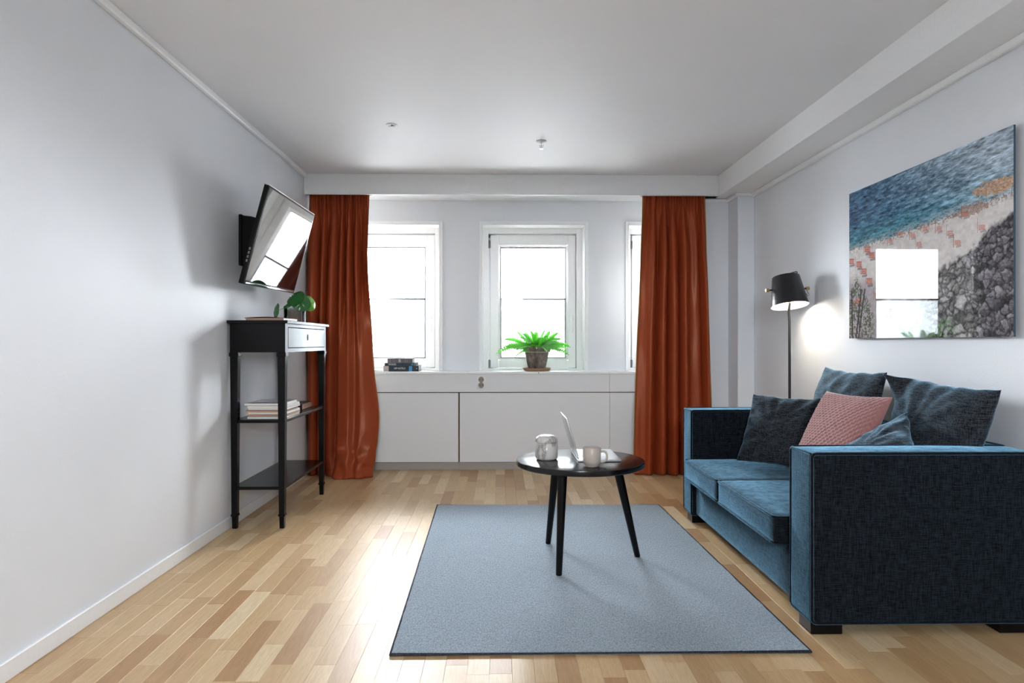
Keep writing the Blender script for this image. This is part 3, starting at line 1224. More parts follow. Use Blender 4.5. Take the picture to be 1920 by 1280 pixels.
# mug
mx, my = .414, 3.075
mg = thing('mug', 'cream stoneware mug with its handle to the right, in front of the laptop', 'mug', (mx, my, tz))
mr = .0405
part('body', lathe(B(), [(0, tz + .003), (.022, tz + .003), (.024, tz + .0005), (.028, tz + .0005), (.029, tz + .006), (.035, tz + .011), (.039, tz + .019), (mr, tz + .03), (mr, tz + .083), (mr - .0015, tz + .0855), (mr - .0035, tz + .084), (mr - .004, tz + .03), (.03, tz + .013), (0, tz + .012)], (mx, my, 0), 48), M_mug, mg, smooth=50)
hp = [(mr - .003, .068), (mr + .012, .069), (mr + .022, .065), (mr + .027, .054), (mr + .027, .038), (mr + .021, .026), (mr + .010, .021), (mr - .004, .021)]
bm = tube(B(), [(mx + a * math.cos(R(-8)), my + a * math.sin(R(-8)), tz + z) for a, z in hp], .0058, 10)
part('handle', bm, M_mug, mg, smooth=60)

# ------------------------------------------------------------------ console table
CX0, CX1, CY0, CY1 = -1.518, -1.205, 3.855, 4.752
ct = thing('console_table', 'tall narrow black console table with a drawer and two shelves along the left wall', 'table', ((CX0 + CX1) / 2, (CY0 + CY1) / 2, 0))
CT = 1.172
part('table_top', box(B(), CX0 - .010, CX1 + .016, CY0 - .016, CY1 + .016, CT - .018, CT, bev=.002), M_black, ct)
bm = B()
z0, z1 = .992, CT - .018
box(bm, CX0 + .002, CX1 - .002, CY0 + .002, CY0 + .02, z0, z1)
box(bm, CX0 + .002, CX1 - .002, CY1 - .02, CY1 - .002, z0, z1)
box(bm, CX0 + .002, CX0 + .02, CY0 + .02, CY1 - .02, z0, z1)
box(bm, CX1 - .02, CX1 - .002, CY0 + .02, CY1 - .02, z0, z0 + .022)
box(bm, CX1 - .02, CX1 - .002, CY0 + .02, CY1 - .02, z1 - .018, z1)
box(bm, CX1 - .02, CX1 - .002, CY0 + .02, CY0 + .05, z0 + .022, z1 - .018)
box(bm, CX1 - .02, CX1 - .002, CY1 - .05, CY1 - .02, z0 + .022, z1 - .018)
part('apron', bm, M_black, ct)
dr = part('drawer', box(B(), CX1 - .018, CX1 - .001, CY0 + .053, CY1 - .053, z0 + .025, z1 - .021, bev=.002), M_black, ct)
bm = B()
lathe(bm, [(0, .0), (.011, 0), (.011, .0022), (.0085, .003), (0, .003)], (0, 0, 0), 20,
      Matrix.Translation((CX1 - .001, (CY0 + CY1) / 2, (z0 + z1) / 2 + .006)) @ Matrix.Rotation(R(90), 4, 'Y') @ Matrix.Diagonal((1.7, 1, 1, 1)))
part('keyhole', bm, M_gasket, dr, smooth=50, label='dark oval keyhole')
for px_ in (CX0, CX1):
    for py_ in (CY0, CY1):
        sx_ = 1 if px_ == CX0 else -1
        sy_ = 1 if py_ == CY0 else -1
        c0 = (px_ + sx_ * .024, py_ + sy_ * .024)
        bm = B()
        frustum(bm, (*c0, z0 + .002), (.0235, .0235), (*c0, .985), (.0235, .0235))
        frustum(bm, (*c0, .985), (.0215, .0215), (*c0, .075), (.0155, .0155))
        frustum(bm, (*c0, .075), (.014, .014), (*c0, .0005), (.0125, .0125))
        lg = part('leg', bm, M_black, ct)
        part('leg_collar', box(B(), c0[0] - .026, c0[0] + .026, c0[1] - .026, c0[1] + .026, .968, .990, bev=.002), M_black, lg)
        part('ankle_ring', box(B(), c0[0] - .0195, c0[0] + .0195, c0[1] - .0195, c0[1] + .0195, .068, .083, bev=.003), M_black, lg)
for zz in (.612, .236):
    part('shelf', box(B(), CX0 + .012, CX1 - .010, CY0 + .012, CY1 - .012, zz - .018, zz, bev=.0015), M_black, ct)


# paper-backed book helper
def book(name, label, cat, x0, x1, y0, y1, z0, h, spine, cover, pages, group=None, cov=.0022, open_sides='xy'):
    """spine: '-y', '+y', '-x', '+x'"""
    t = thing(name, label, cat, ((x0 + x1) / 2, (y0 + y1) / 2, z0), group)
    bm = B()
    box(bm, x0, x1, y0, y1, z0 + .0004, z0 + cov)
    box(bm, x0, x1, y0, y1, z0 + h - cov, z0 + h)
    if spine == '-y':
        box(bm, x0, x1, y0, y0 + cov, z0 + cov, z0 + h - cov)
    elif spine == '+y':
        box(bm, x0, x1, y1 - cov, y1, z0 + cov, z0 + h - cov)
    elif spine == '-x':
        box(bm, x0, x0 + cov, y0, y1, z0 + cov, z0 + h - cov)
    elif spine == '+x':
        box(bm, x1 - cov, x1, y0, y1, z0 + cov, z0 + h - cov)
    part('cover', bm, cover, t)
    e = .004
    part('pages', box(B(), x0 + (cov if spine == '-x' else e), x1 - (cov if spine == '+x' else e), y0 + (cov if spine == '-y' else e), y1 - (cov if spine == '+y' else e), z0 + cov, z0 + h - cov), pages, t)
    return t


# book on the console
t = thing('book', 'thin hardback book with a bowed dark cover on top of the console table', 'book', (-1.35, 4.05, CT))
part('pages', box(B(), -1.452, -1.238, 3.925, 4.185, CT + .0005, CT + .016), M_paper2, t)
part('page_edge', box(B(), -1.2382, -1.2372, 3.925, 4.185, CT + .0005, CT + .0155), M_paper, t)


def bow(s, t_):
    return (lerp(-1.458, -1.236, s), lerp(3.921, 4.189, t_), CT + .0165 + .006 * math.sin(PI * s) ** 1.0)


cv = part('cover', sheet(bow, 16, 2), M_dkcover, t, smooth=60)
cv.modifiers.new('solid', 'SOLIDIFY').thickness = .002

# glass jar with round-leaved plant
gx, gy = -1.290, 4.31
gp = thing('potted_pilea', 'small round-leaved green plant in a glass jar of pebbles on the console table', 'plant', (gx, gy, CT))
gr = .067
gh = .098
part('glass_jar', lathe(B(), [(0, CT + .0005), (gr, CT + .0005), (gr, CT + gh), (gr - .003, CT + gh), (gr - .003, CT + .006), (0, CT + .006)], (gx, gy, 0), 40), M_jarglass, gp, smooth=40)
part('pebbles', lathe(B(), [(0, CT + .007), (gr - .004, CT + .007), (gr - .004, CT + .036), (0, CT + .040)], (gx, gy, 0), 28), M_pebble, gp, smooth=40)
part('soil', lathe(B(), [(0, CT + .0405), (gr - .0045, CT + .037), (gr - .0045, CT + .078), (0, CT + .086)], (gx, gy, 0), 28), plain('grey_brown_compost', lin((112, 98, 90)), 0.95, nscale=160, nz=.002), gp, smooth=40)


def leaf(bm, c, nrm, rad, rot=0, cup=.012, asp=1.0):
    M = frame_from(c, nrm, rot=rot)
    rings = [[bm.verts.new(M @ Vector((0, 0, -cup * .6)))]]
    for k in range(1, 6):
        r_ = rad * k / 5
        rings.append([bm.verts.new(M @ Vector((r_ * asp * math.cos(a), r_ * math.sin(a) * (1 + .08 * math.sin(a)), cup * (k / 5) ** 2 - cup * .6 + .0012 * math.sin(6 * a)))) for a in [2 * PI * q / 28 for q in range(28)]])
    for a, b in zip(rings, rings[1:]):
        for q in range(28):
            q2 = (q + 1) % 28
            if len(a) == 1:
                bm.faces.new((a[0], b[q], b[q2]))
            else:
                bm.faces.new((a[q], a[q2], b[q2], b[q]))
    return bm


LV = [((-1.395, 4.27, CT + .068), (-.85, -.6, .15), .050, M_pilea, -.012),
      ((-1.268, 4.25, CT + .148), (-.30, -.75, .62), .060, M_pilea, -.016),
      ((-1.232, 4.26, CT + .118), (.35, -.9, .35), .056, M_pilea, -.014),
      ((-1.203, 4.33, CT + .118), (.8, -.6, .2), .050, M_pilea2, -.012),
      ((-1.322, 4.27, CT + .105), (-.3, -.6, .8), .030, M_pilea, -.008),
      ((-1.30, 4.37, CT + .12), (-.1, .3, .9), .040, M_pilea, -.01)]
for (c, nrm, rad, m, cup) in LV:
    lf = part('leaf', leaf(B(), c, nrm, rad, cup=cup), m, gp, smooth=180)
    bm = B()
    c = Vector(c)
    base = Vector((gx, gy, CT + .08))
    mid = (c + base) / 2 + Vector((0, 0, .02))
    tube(bm, [base, mid, c], .0018, 6)
    part('stem', bm, M_pilea2, lf, smooth=180)

# magazines on the middle shelf
zz = .6125
MGL = ['thick magazine at the bottom of the stack on the console shelf', 'second magazine from the bottom of the console stack', 'third magazine from the bottom of the console stack',
       'fourth magazine from the bottom of the console stack', 'fifth magazine from the bottom, just below the sixth in the console stack', 'magazine just under the top one in the console stack', 'glossy magazine with curled cover on top of the console stack']
hs = [.014, .013, .012, .013, .012, .013, .014]
rg2 = random.Random(5)
for k in range(7):
    ox, oy = rg2.uniform(-.006, .006), rg2.uniform(-.008, .008)
    if k == 6:
        ox -= .012
    x0, x1, y0, y1 = -1.435 + ox, -1.222 + ox, 3.895 + oy, 4.18 + oy
    t = thing('magazine', MGL[k], 'magazine', ((x0 + x1) / 2, (y0 + y1) / 2, zz), 'magazines stacked on the console shelf')
    h = hs[k]
    part('pages', box(B(), x0, x1 - .002, y0, y1, zz + .0008, zz + h - .0012, bev=.001), M_paper if k > 4 else (M_paper2 if k % 2 else M_paper), t)

    def cvf(s, u, x0=x0, x1=x1, y0=y0, y1=y1, zz=zz, h=h, k=k):
        return (lerp(x0 - .001, x1, s), lerp(y0 - .001, y1 + .001, u), zz + h - .0008 + (.006 * math.sin(PI * s) * (1 - u) if k == 6 else 0))
    c_ = part('cover', sheet(cvf, 10, 3), M_mag if k == 6 else (M_dkcover if k % 3 == 0 else M_paper), t, smooth=180)
    part('back_cover', box(B(), x0 - .001, x1, y0 - .001, y1 + .001, zz + .0002, zz + .0008), M_dkcover if k == 0 else M_paper, t)
    zz += h
bt = book('book', 'dark red book lying alone at the far end of the console shelf', 'book', -1.46, -1.275, 4.42, 4.66, .6125, .038, '-y',
          plain('dark_red_cloth', lin((62, 26, 26)), 0.6), M_paper2)

# ------------------------------------------------------------------ television and its bracket
TVM = Matrix.Translation((-1.303, 4.117, 1.629)) @ Matrix.Rotation(.02, 4, 'Z') @ Matrix.Rotation(.262, 4, 'Y') @ Matrix.Rotation(.017, 4, 'X')
tv = thing('television', 'black flat television tilted forward on the left wall above the console', 'tv', (-1.303, 4.117, 1.629))
TW, TH = .93, .545
bm = B()
boxm(bm, (.028, TW, TH), TVM @ Matrix.Translation((-.014, 0, 0)), .004, 2)
part('case', bm, M_tvcase, tv, smooth=40)
part('back_housing', boxm(B(), (.03, TW * .7, TH * .6), TVM @ Matrix.Translation((-.0435, 0, -.04)), .012, 2), M_tvcase, tv, smooth=40)
part('screen', boxm(B(), (.002, TW - .022, TH - .034), TVM @ Matrix.Translation((.0008, 0, .005))), M_screen, tv)
part('bezel_strip', boxm(B(), (.0306, TW + .001, .004), TVM @ Matrix.Translation((-.0145, 0, TH / 2))), M_chrome, tv, label='bright metal edge strip')
part('bezel_strip', boxm(B(), (.0306, .004, TH), TVM @ Matrix.Translation((-.0145, TW / 2, 0))), M_chrome, tv, label='bright metal edge strip')
bm = B()
boxm(bm, (.004, TW - .05, .008), TVM @ Matrix.Translation((.001, 0, -TH / 2 + .010)))
part('lower_trim', bm, M_chrome, tv)
for k in range(4):
    bm = boxm(B(), (.008, .003, .014), TVM @ Matrix.Translation((-.014, -TW / 2 - .0012, -.08 - .022 * k)))
    part('button', bm, M_grey, tv)
br = thing('tv_bracket', 'black wall bracket holding up the television', 'bracket', (XL, 4.1, 1.62))
part('wall_plate', box(B(), XL + .0005, XL + .02, 4.03, 4.29, 1.50, 1.80, bev=.003), M_tvcase, br)
for yy in (4.05, 4.27):
    bm = B()
    v = [(XL + .02, 1.795), (XL + .07, 1.79), (XL + .12, 1.775), (-1.362, 1.72), (-1.40, 1.56), (XL + .02, 1.51)]
    a_ = [bm.verts.new((p[0], yy - .006, p[1])) for p in v]
    b_ = [bm.verts.new((p[0], yy + .006, p[1])) for p in v]
    bm.faces.new(a_)
    bm.faces.new(b_[::-1])
    for k in range(len(v)):
        k2 = (k + 1) % len(v)
        bm.faces.new((a_[k], a_[k2], b_[k2], b_[k]))
    part('tilt_arm', bm, M_tvcase, br)

# ------------------------------------------------------------------ fern on the ledge
fx, fy = .309, 5.735
sc = single('plant_saucer', lathe(B(), [(0, SILL + .0005), (.098, SILL + .0005), (.108, SILL + .006), (.121, SILL + .024), (.116, SILL + .026), (.104, SILL + .010), (0, SILL + .009)], (fx, fy, 0), 48), M_saucer,
            'pale terracotta saucer under the fern pot on the window ledge', 'saucer', smooth=40, origin=(fx, fy, SILL))
fp = thing('potted_fern', 'bright green fern in a weathered grey terracotta pot before the middle window', 'plant', (fx, fy, SILL + .0095))
zb = SILL + .0095
part('pot', lathe(B(), [(0, zb), (.068, zb), (.072, zb + .006), (.103, zb + .148), (.110, zb + .150), (.118, zb + .196), (.116, zb + .199), (.108, zb + .198), (.100, zb + .17), (0, zb + .165)], (fx, fy, 0), 48), M_terra, fp, smooth=35)
limeM = plain('white_lime_bloom', lin((196, 194, 190)), 0.9)
for z_, r_ in ((zb + .1495, .1095), (zb + .012, .0745)):
    bm = lathe(B(), [(r_ - .002, z_ - .002), (r_ + .0012, z_ - .002), (r_ + .0012, z_ + .002), (r_ - .002, z_ + .002)], (fx, fy, 0), 48)
    part('lime_line', bm, limeM, fp, smooth=60)
part('soil', lathe(B(), [(0, zb + .176), (.102, zb + .172)], (fx, fy, 0), 32), M_soil, fp)
fr = random.Random(11)


def frond(base, ang, elev, L, droop, tw):
    bm = B()
    N = 17
    pts = []
    d = Vector((math.cos(ang), math.sin(ang), 0))
    for k in range(N + 1):
        s = k / N
        r_ = L * (s * math.cos(elev))
        z_ = L * (s * math.sin(elev) - droop * s * s)
        pts.append(Vector(base) + d * r_ + Vector((0, 0, z_)))
    tube(bm, pts, [.0014 * (1 - .7 * k / N) for k in range(N + 1)], 5)
    for k in range(2, N + 1):
        s = k / N
        ll = .036 * math.sin(PI * min(1, s * .90 + .10)) ** .7 * (L / .28) ** .5 + .004
        t_ = (pts[k] - pts[k - 1]).normalized()
        side = t_.cross(Vector((0, 0, 1)))
        if side.length < 1e-3:
            side = Vector((1, 0, 0))
        side.normalize()
        up = side.cross(t_)
        roll = -1.0 * side.y
        side, up = side * math.cos(roll) - up * math.sin(roll), up * math.cos(roll) + side * math.sin(roll)
        for sd in (-1, 1):
            dr_ = (side * sd * math.cos(tw) + up * math.sin(tw) + t_ * .35).normalized()
            p = pts[k]
            w_ = t_ * (L / N * .62)
            q1 = p + dr_ * ll * .55
            q2 = p + dr_ * ll * 1.2 - up * ll * .12
            v = [bm.verts.new(x) for x in (p - w_, q1 - w_ * .5, q2, q1 + w_ * .5, p + w_)]
            bm.faces.new(v)
    return bm


FR = []
for k in range(40):
    a = 2 * PI * k / 40 * 1.0 + fr.uniform(-.12, .12)
    ring = k % 3
    L = (.23, .275, .30)[ring] * fr.uniform(.85, 1.12)
    el = (1.08, .74, .46)[ring] + fr.uniform(-.1, .12)
    dp = (.26, .38, .44)[ring] + fr.uniform(-.06, .08)
    FR.append((a, el, L, dp))
FR += [(R(200), .95, .24, .18), (R(150), .95, .20, .3), (R(-12), .62, .30, .50), (R(8), .5, .26, .45), (R(184), .5, .27, .42), (R(215), .25, .22, .5), (R(-60), .5, .2, .4)]
for (a, el, L, dp) in FR:
    if math.sin(a) > .15:
        L *= .62
    b_ = (fx + .05 * math.cos(a) * fr.random(), fy + .05 * math.sin(a) * fr.random(), zb + .168)
    part('frond', frond(b_, a, el, L, dp, fr.uniform(.05, .4)), M_fern, fp)

# ------------------------------------------------------------------ books on the ledge


def lettering(txt, size, loc, mat, parent, name='lettering', rx=90, rz=0, sx=1.0):
    cu = bpy.data.curves.new(name, 'FONT')
    cu.body = txt
    cu.size = size
    cu.extrude = .0002
    cu.align_x = 'CENTER'
    cu.align_y = 'CENTER'
    tmp = bpy.data.objects.new(name, cu)
    COL.objects.link(tmp)
    dg = bpy.context.evaluated_depsgraph_get()
    me = bpy.data.meshes.new_from_object(tmp.evaluated_get(dg))
    bpy.data.objects.remove(tmp)
    o = bpy.data.objects.new(name, me)
    COL.objects.link(o)
    me.materials.clear()
    me.materials.append(mat)
    o.parent = parent
    Mx = Matrix.Translation(loc) @ Matrix.Rotation(R(rz), 4, 'Z') @ Matrix.Rotation(R(rx), 4, 'X') @ Matrix.Diagonal((sx, 1, 1, 1))
    o.matrix_local = WORLD[parent].inverted() @ Mx
    return o


BK = 'books stacked on the window ledge'
by = 5.612
z = SILL
b1 = book('book', 'dark navy travel book with a blue patch, bottom of the stack on the window ledge', 'book', -.955, -.668, by, 5.83, z, .047, '-y', M_navy2, M_paper, BK)
part('spine_label', box(B(), -.9545, -.913, by - .0008, by, z + .002, z + .045), plain('grey_spine_label', lin((176, 168, 165)), 0.6), b1)
part('blue_patch', box(B(), -.747, -.722, by - .0006, by, z + .003, z + .044), M_cyan, b1, label='bright blue patch')
part('publisher_mark', lathe(B(), [(0, 0), (.005, 0), (.003, .0006), (0, .0006)], (0, 0, 0), 3, Matrix.Translation((-.684, by - .0002, z + .025)) @ Matrix.Rotation(R(90), 4, 'X')), M_white, b1)
lettering('HIP HOTELS', .021, (-.823, by - .0008, z + .026), M_white, b1, sx=.82)
z += .0475
b2 = book('book', 'thin dark blue book in the middle of the stack on the window ledge', 'book', -.946, -.694, by + .004, 5.82, z, .022, '-y', M_navy, M_paper, BK)
lettering('WOOD', .019, (-.884, by + .0032, z + .0105), M_white, b2)
part('teal_band', box(B(), -.73, -.712, by + .0034, by + .004, z + .002, z + .02), plain('teal_print', lin((60, 120, 140)), .5), b2)
part('publisher_mark', box(B(), -.705, -.700, by + .0034, by + .004, z + .006, z + .014), M_white, b2)
z += .0225
b3 = book('book', 'grey book with barcode-striped spine, top of the stack on the window ledge', 'book', -.924, -.720, by + .008, 5.80, z, .038, '-y', M_greybook, M_paper, BK)
bm = B()
x = -.922
sr = random.Random(3)
while x < -.724:
    ww = sr.uniform(.0012, .004)
    if not (-.835 < x < -.812):
        box(bm, x, min(x + ww, -.722), by + .0073, by + .008, z + .0015, z + .0365)
    x += ww + sr.uniform(.0015, .005)
part('spine_stripes', bm, M_darkstripe, b3, label='charcoal stripes printed on the spine')
lettering('B', .028, (-.824, by + .0072, z + .019), M_white, b3)
# loose white brochure left of the books


def broch(s, t_):
    return (lerp(-1.07, -.962, s), lerp(5.62, 5.83, t_), SILL + .004 + .012 * (1 - s) ** 2 + .002 * math.sin(PI * t_))


bm = sheet(broch, 14, 4)
o = single('brochure', bm, M_paper, 'thin white brochure with a curling edge between the curtain and the books', 'brochure', smooth=180)
o.modifiers.new('solid', 'SOLIDIFY').thickness = .003

# ------------------------------------------------------------------ picture on the right wall
PX, PY0, PY1, PZ0, PZ1 = 1.941, 2.547, 3.762, 1.070, 1.872
pc = thing('wall_picture', 'large acrylic photo print of a beach and sea on the right wall above the sofa', 'picture', (PX, (PY0 + PY1) / 2, PZ0))
NUc, NVc = 420, 280
rs = np.random.RandomState(4)


def vnoise(h, wd, cell_y, cell_x, seed):
    r_ = np.random.RandomState(seed)
    gy_, gx_ = int(h / cell_y) + 3, int(wd / cell_x) + 3
    g_ = r_.rand(gy_, gx_)
    yy = np.arange(h) / cell_y
    xx = np.arange(wd) / cell_x
    iy, ix = yy.astype(int), xx.astype(int)
    fy_, fx_ = yy - iy, xx - ix
    fy_, fx_ = fy_ * fy_ * (3 - 2 * fy_), fx_ * fx_ * (3 - 2 * fx_)
    a = g_[iy][:, ix]
    b = g_[iy][:, ix + 1]
    c = g_[iy + 1][:, ix]
    d = g_[iy + 1][:, ix + 1]
    return (a * (1 - fx_) + b * fx_) * (1 - fy_)[:, None] + (c * (1 - fx_) + d * fx_) * fy_[:, None]


Hh, Ww = NVc, NUc
U, V = np.meshgrid((np.arange(Ww) + .5) / Ww, (np.arange(Hh) + .5) / Hh)     # u left->right, v bottom->top


def fb(cy, cx, sd, o=3):
    r_ = 0
    a_ = 1
    t_ = 0
    for k in range(o):
        r_ = r_ + a_ * vnoise(Hh, Ww, max(1, cy / 2 ** k), max(1, cx / 2 ** k), sd + k)
        t_ += a_
        a_ *= .55
    return r_ / t_


def C(c):
    return np.array(c, float)


def mixc(img, mask, col):
    m_ = np.clip(mask, 0, 1)[..., None]
    return img * (1 - m_) + col * m_


img = np.zeros((Hh, Ww, 3))
# sea: waves
wv1 = fb(3.2, 16, 10, 2)
wv2 = fb(1.6, 7, 20, 2)
wave = .55 * wv1 + .45 * wv2
sheared = np.zeros_like(wave)
for j_ in range(Hh):
    sheared[j_] = np.roll(wave[j_], int(j_ * .9))
deep = C((38, 92, 134)) * (1 - U[..., None]) + C((92, 124, 148)) * U[..., None]
teal = C((36, 110, 130))
tt = np.exp(-((V - .66 - .05 * U) / .10) ** 2)[..., None] * (1 - .6 * U[..., None])
base = deep * (1 - tt) + teal * tt
light = np.clip((U * .9 + V - 1.05) * 1.1, 0, .75)[..., None]
base = base * (1 - light) + C((178, 190, 202)) * light
img = base + ((sheared - .5) * 230)[..., None] * C((.9, .95, 1.0))
# shoreline
shore = .615 + .05 * U + .06 * np.clip(U - .55, 0, 1) + .02 * (fb(10, 14, 30) - .5)
surf = np.clip((shore + .06 - V) / .06, 0, 1) * (fb(2, 5, 33) > .42)
img = mixc(img, surf * .7, C((188, 188, 190)))
beach = np.clip((shore - V) / .012, 0, 1)
bt_ = fb(5, 9, 40)
img = mixc(img, beach, C((206, 200, 198)) + ((bt_ - .5) * 40)[..., None])
# shingle line along the shore
sh_ = np.exp(-((V - shore + .01) / .022) ** 2) * (fb(2.5, 3, 44) > .55)
img = mixc(img, sh_ * .75, C((120, 104, 98)))
# orange rocks right, at the water
rk = ((((U - .93) / .11) ** 2 + ((V - .735) / .035) ** 2) < 1 + .9 * (fb(7, 7, 50) - .5) * 2)
img = mixc(img, rk * .85, C((188, 148, 118)) + ((fb(2, 3, 52) - .5) * 120)[..., None])
rk = ((((U - .80) / .10) ** 2 + ((V - .655) / .03) ** 2) < .8 + 1.2 * (fb(4, 4, 55) - .5) * 2)
img = mixc(img, rk * .6, C((140, 112, 98)) + ((fb(2, 2, 57) - .5) * 120)[..., None])
# mauve shaded ground lower left
gnd = np.clip((.42 - .25 * (U - .1) - V) / .08, 0, 1) * np.clip((.42 - U) / .08, 0, 1)
img = mixc(img, gnd * .75, C((150, 140, 146)) + ((fb(3, 4, 60) - .5) * 46)[..., None])
# boulders, right and bottom middle
edge_ = .34 + .26 * np.clip((U - .58) / .42, 0, 1)
bd = np.clip((edge_ - V + .10 * (fb(14, 14, 62) - .5)) / .03, 0, 1) * np.clip((U - .46 + .08 * (fb(20, 20, 63) - .5)) / .04, 0, 1)
pr = np.random.RandomState(9)
Uw, Vw = U + .030 * (fb(9, 9, 64) - .5), V + .036 * (fb(9, 9, 65) - .5)
cell = np.full((Hh, Ww), 9.0)
cell2 = np.full((Hh, Ww), 9.0)
tone = np.zeros((Hh, Ww))
shd = np.zeros((Hh, Ww))
for k in range(420):
    cu_, cv_ = pr.uniform(.40, 1.03), pr.uniform(-.03, .64)
    big_ = cu_ < .80 and pr.rand() < .55
    sz_ = pr.uniform(.045, .075) if big_ else pr.uniform(.016, .030)
    if not big_ and cu_ < .76 and pr.rand() < .7:
        continue
    an_ = pr.uniform(-.6, .6)
    du_, dv_ = (Uw - cu_), (Vw - cv_) * .66
    ru_, rv_ = du_ * np.cos(an_) + dv_ * np.sin(an_), -du_ * np.sin(an_) + dv_ * np.cos(an_)
    dd_ = np.hypot(ru_ * .8, rv_ * 1.25) / sz_
    upd = dd_ < cell
    cell2 = np.where(upd, cell, np.minimum(cell2, dd_))
    tone = np.where(upd, pr.uniform(0, 1), tone)
    shd = np.where(upd, (dv_ - .5 * du_) / sz_, shd)
    cell = np.minimum(cell, dd_)
gap = np.clip((cell2 - cell) / .30, 0, 1) * np.clip(1.75 - cell, 0, 1)
dark = np.clip((U - .76) / .12, 0, 1)
rc = (C((206, 202, 202)) * (1 - dark[..., None]) + C((128, 122, 130)) * dark[..., None]) * (.70 + .36 * tone[..., None])
rc = rc * np.clip(.86 + .30 * shd, .42, 1.2)[..., None]
rc = rc * (.30 + .70 * gap[..., None] ** .6) + ((fb(3, 3, 70) - .5) * 80)[..., None]
img = mixc(img, bd, rc)
# pale bluish slab low in the middle with green tufts
sl = np.clip((.30 - V) / .05, 0, 1) * np.clip((U - .26) / .05, 0, 1) * np.clip((.58 - U) / .06, 0, 1)
img = mixc(img, sl * .85, C((186, 194, 204)) + ((fb(16, 22, 72) - .5) * 110)[..., None] * C((1.1, 1, .8)))
gr_ = np.exp(-((V - .055 - .02 * np.sin(U * 40)) / .028) ** 2) * np.clip((U - .34) / .05, 0, 1) * np.clip((.74 - U) / .04, 0, 1) * (fb(2, 2, 75) > .52)
img = mixc(img, gr_ * .9, C((92, 136, 82)) + ((fb(1.5, 1.5, 77) - .5) * 110)[..., None])
# red sun loungers with poles
LG = [(.02, .53), (.085, .50), (.155, .585), (.19, .54), (.125, .445), (.17, .375), (.235, .27), (.315, .165), (.085, .25), (.04, .24), (.33, .60), (.40, .63), (.48, .60), (.56, .62), (.52, .54), (.42, .52), (.64, .60), (.70, .56), (.78, .64), (.74, .50), (.86, .55)]
for k, (a_, b_) in enumerate(LG):
    sc_ = 1.15 if k < 10 else .8
    al = .95 if k < 10 else .55
    for q in range(3):
        wv_ = .007 * (fb(3, 3, 300 + k) - .5)
        m_ = (np.abs(U - a_ + wv_) < .019 * sc_) & (np.abs(V - b_ - wv_ - .012 * (q - 1) * sc_ + .15 * (U - a_)) < .0045 * sc_)
        img = mixc(img, m_ * al, C((190, 104, 86)) + pr.uniform(-22, 22))
    m_ = (np.abs(U - a_) < .021 * sc_) & (np.abs(V - b_ + .15 * (U - a_)) < .017 * sc_)
    img = mixc(img, m_ * al * .45, C((172, 116, 104)))
    m_ = (np.abs(U - a_ - .006) < .018 * sc_) & (np.abs(V - b_ + .026 * sc_) < .007 * sc_)
    img = mixc(img, m_ * .6 * al, C((84, 70, 76)))
    m_ = (np.abs(U - a_ + .026 * sc_) < .0016) & (V > b_ - .02) & (V < b_ + .055)
    img = mixc(img, m_ * .6, C((150, 100, 86)))
# olive tree lower left
tr_ = np.clip((.44 - .9 * np.abs(U - .06) ** 1.0 * 1.9 - V) / .05, 0, 1) * np.clip((.22 - U) / .04, 0, 1)
leafm = (fb(3, 3, 80) > .47)
img = mixc(img, tr_ * leafm * .95, C((74, 80, 58)) + ((fb(1.5, 1.5, 84) - .5) * 130)[..., None])
for (a0_, a1_) in ((.06, .11), (.08, .14), (.03, .02)):
    xx_ = a0_ + (a1_ - a0_) * V / .36
    img = mixc(img, ((np.abs(U - xx_) < .006) & (V < .33)) * .9, C((48, 44, 42)))
img = np.clip(img, 0, 255) / 255
limg = np.where(img <= .04045, img / 12.92, ((img + .055) / 1.055) ** 2.4)

me = bpy.data.meshes.new('printed_face')
ys = np.linspace(PY1, PY0, NUc + 1)
zs = np.linspace(PZ0, PZ1, NVc + 1)
vv = np.zeros((NVc + 1, NUc + 1, 3))
vv[..., 0] = PX - 0.0
vv[..., 1] = ys[None, :]
vv[..., 2] = zs[:, None]
vv -= np.array(WORLD[pc].translation)
idx = np.arange((NVc + 1) * (NUc + 1)).reshape(NVc + 1, NUc + 1)
quads = np.stack([idx[:-1, :-1], idx[:-1, 1:], idx[1:, 1:], idx[1:, :-1]], -1).reshape(-1, 4)
me.vertices.add(len(idx.ravel()))
me.vertices.foreach_set('co', vv.ravel())
me.loops.add(quads.size)
me.loops.foreach_set('vertex_index', quads.ravel())
me.polygons.add(len(quads))
me.polygons.foreach_set('loop_start', np.arange(len(quads)) * 4)
ca = me.color_attributes.new('print', 'FLOAT_COLOR', 'CORNER')
cl = np.ones((len(quads), 4, 4))
cl[..., :3] = limg.reshape(-1, 1, 3)
ca.data.foreach_set('color', cl.ravel())
me.update()
me.validate()
me.materials.append(attr_mat('acrylic_photo_print', 0.9, coat=1.0, spec=0.0))
o = bpy.data.objects.new('printed_face', me)
COL.objects.link(o)
o.parent = pc
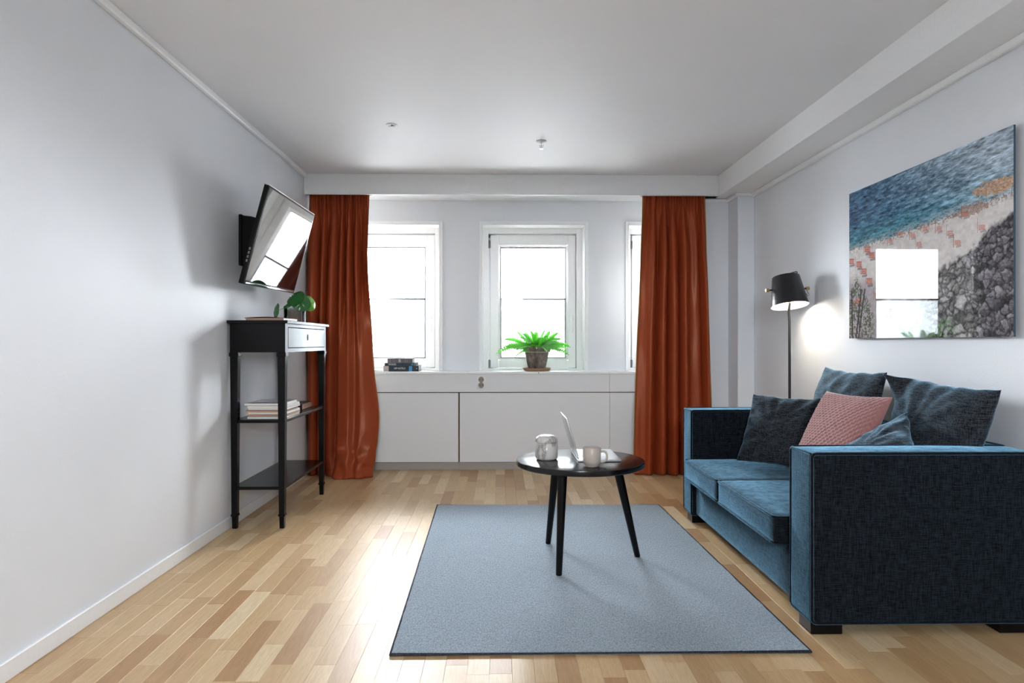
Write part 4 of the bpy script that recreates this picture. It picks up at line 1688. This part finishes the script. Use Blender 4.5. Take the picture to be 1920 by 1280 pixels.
part('acrylic_panel', box(B(), PX + .0004, PX + .008, PY0, PY1, PZ0, PZ1), plain('dark_acrylic_edge', lin((60, 80, 96)), 0.15), pc)
for yy in (PY0 + .12, PY1 - .12):
    part('hanging_batten', box(B(), PX + .008, XR - .0005, yy - .03, yy + .03, PZ0 + .1, PZ1 - .1), M_black, pc)

# ------------------------------------------------------------------ ceiling sprinklers
sp = thing('sprinkler', 'small chrome fire sprinkler hanging from the ceiling in front of the middle window', 'sprinkler', (.271, 4.48, ZC))
c = (.271, 4.48, 0)
part('escutcheon', lathe(B(), [(.0, ZC - .001), (.034, ZC - .0005), (.036, ZC - .004), (.028, ZC - .010), (.014, ZC - .012), (0, ZC - .012)], c, 28), M_white, sp, smooth=50)
part('nozzle', lathe(B(), [(0, ZC - .012), (.009, ZC - .012), (.009, ZC - .024), (0, ZC - .024)], c, 14), M_chrome, sp, smooth=60)
for s in (-1, 1):
    bm = tube(B(), [(c[0] + s * .009, c[1], ZC - .02), (c[0] + s * .012, c[1], ZC - .034), (c[0] + s * .003, c[1], ZC - .05)], .0022, 6)
    part('yoke', bm, M_chrome, sp, smooth=60)
part('glass_bulb', tube(B(), [(c[0], c[1], ZC - .024), (c[0], c[1], ZC - .046)], .002, 8), plain('red_liquid', lin((120, 20, 20)), .2), sp)
part('deflector', lathe(B(), [(0, ZC - .049), (.013, ZC - .050), (.013, ZC - .052), (0, ZC - .052)], c, 18), M_chrome, sp)
sp = thing('sprinkler', 'flat white ceiling disc, further left and nearer than the chrome sprinkler', 'sprinkler', (-.657, 4.16, ZC))
c = (-.657, 4.16, 0)
part('escutcheon', lathe(B(), [(.0, ZC - .001), (.034, ZC - .0005), (.036, ZC - .003), (.026, ZC - .007), (.020, ZC - .007), (.019, ZC - .002), (0, ZC - .002)], c, 28), M_white, sp, smooth=50)
bm = lathe(B(), [(0, ZC - .002), (.007, ZC - .002), (.007, ZC - .010), (0, ZC - .012)], c, 14)
part('recessed_head', bm, M_grey, sp, smooth=60)
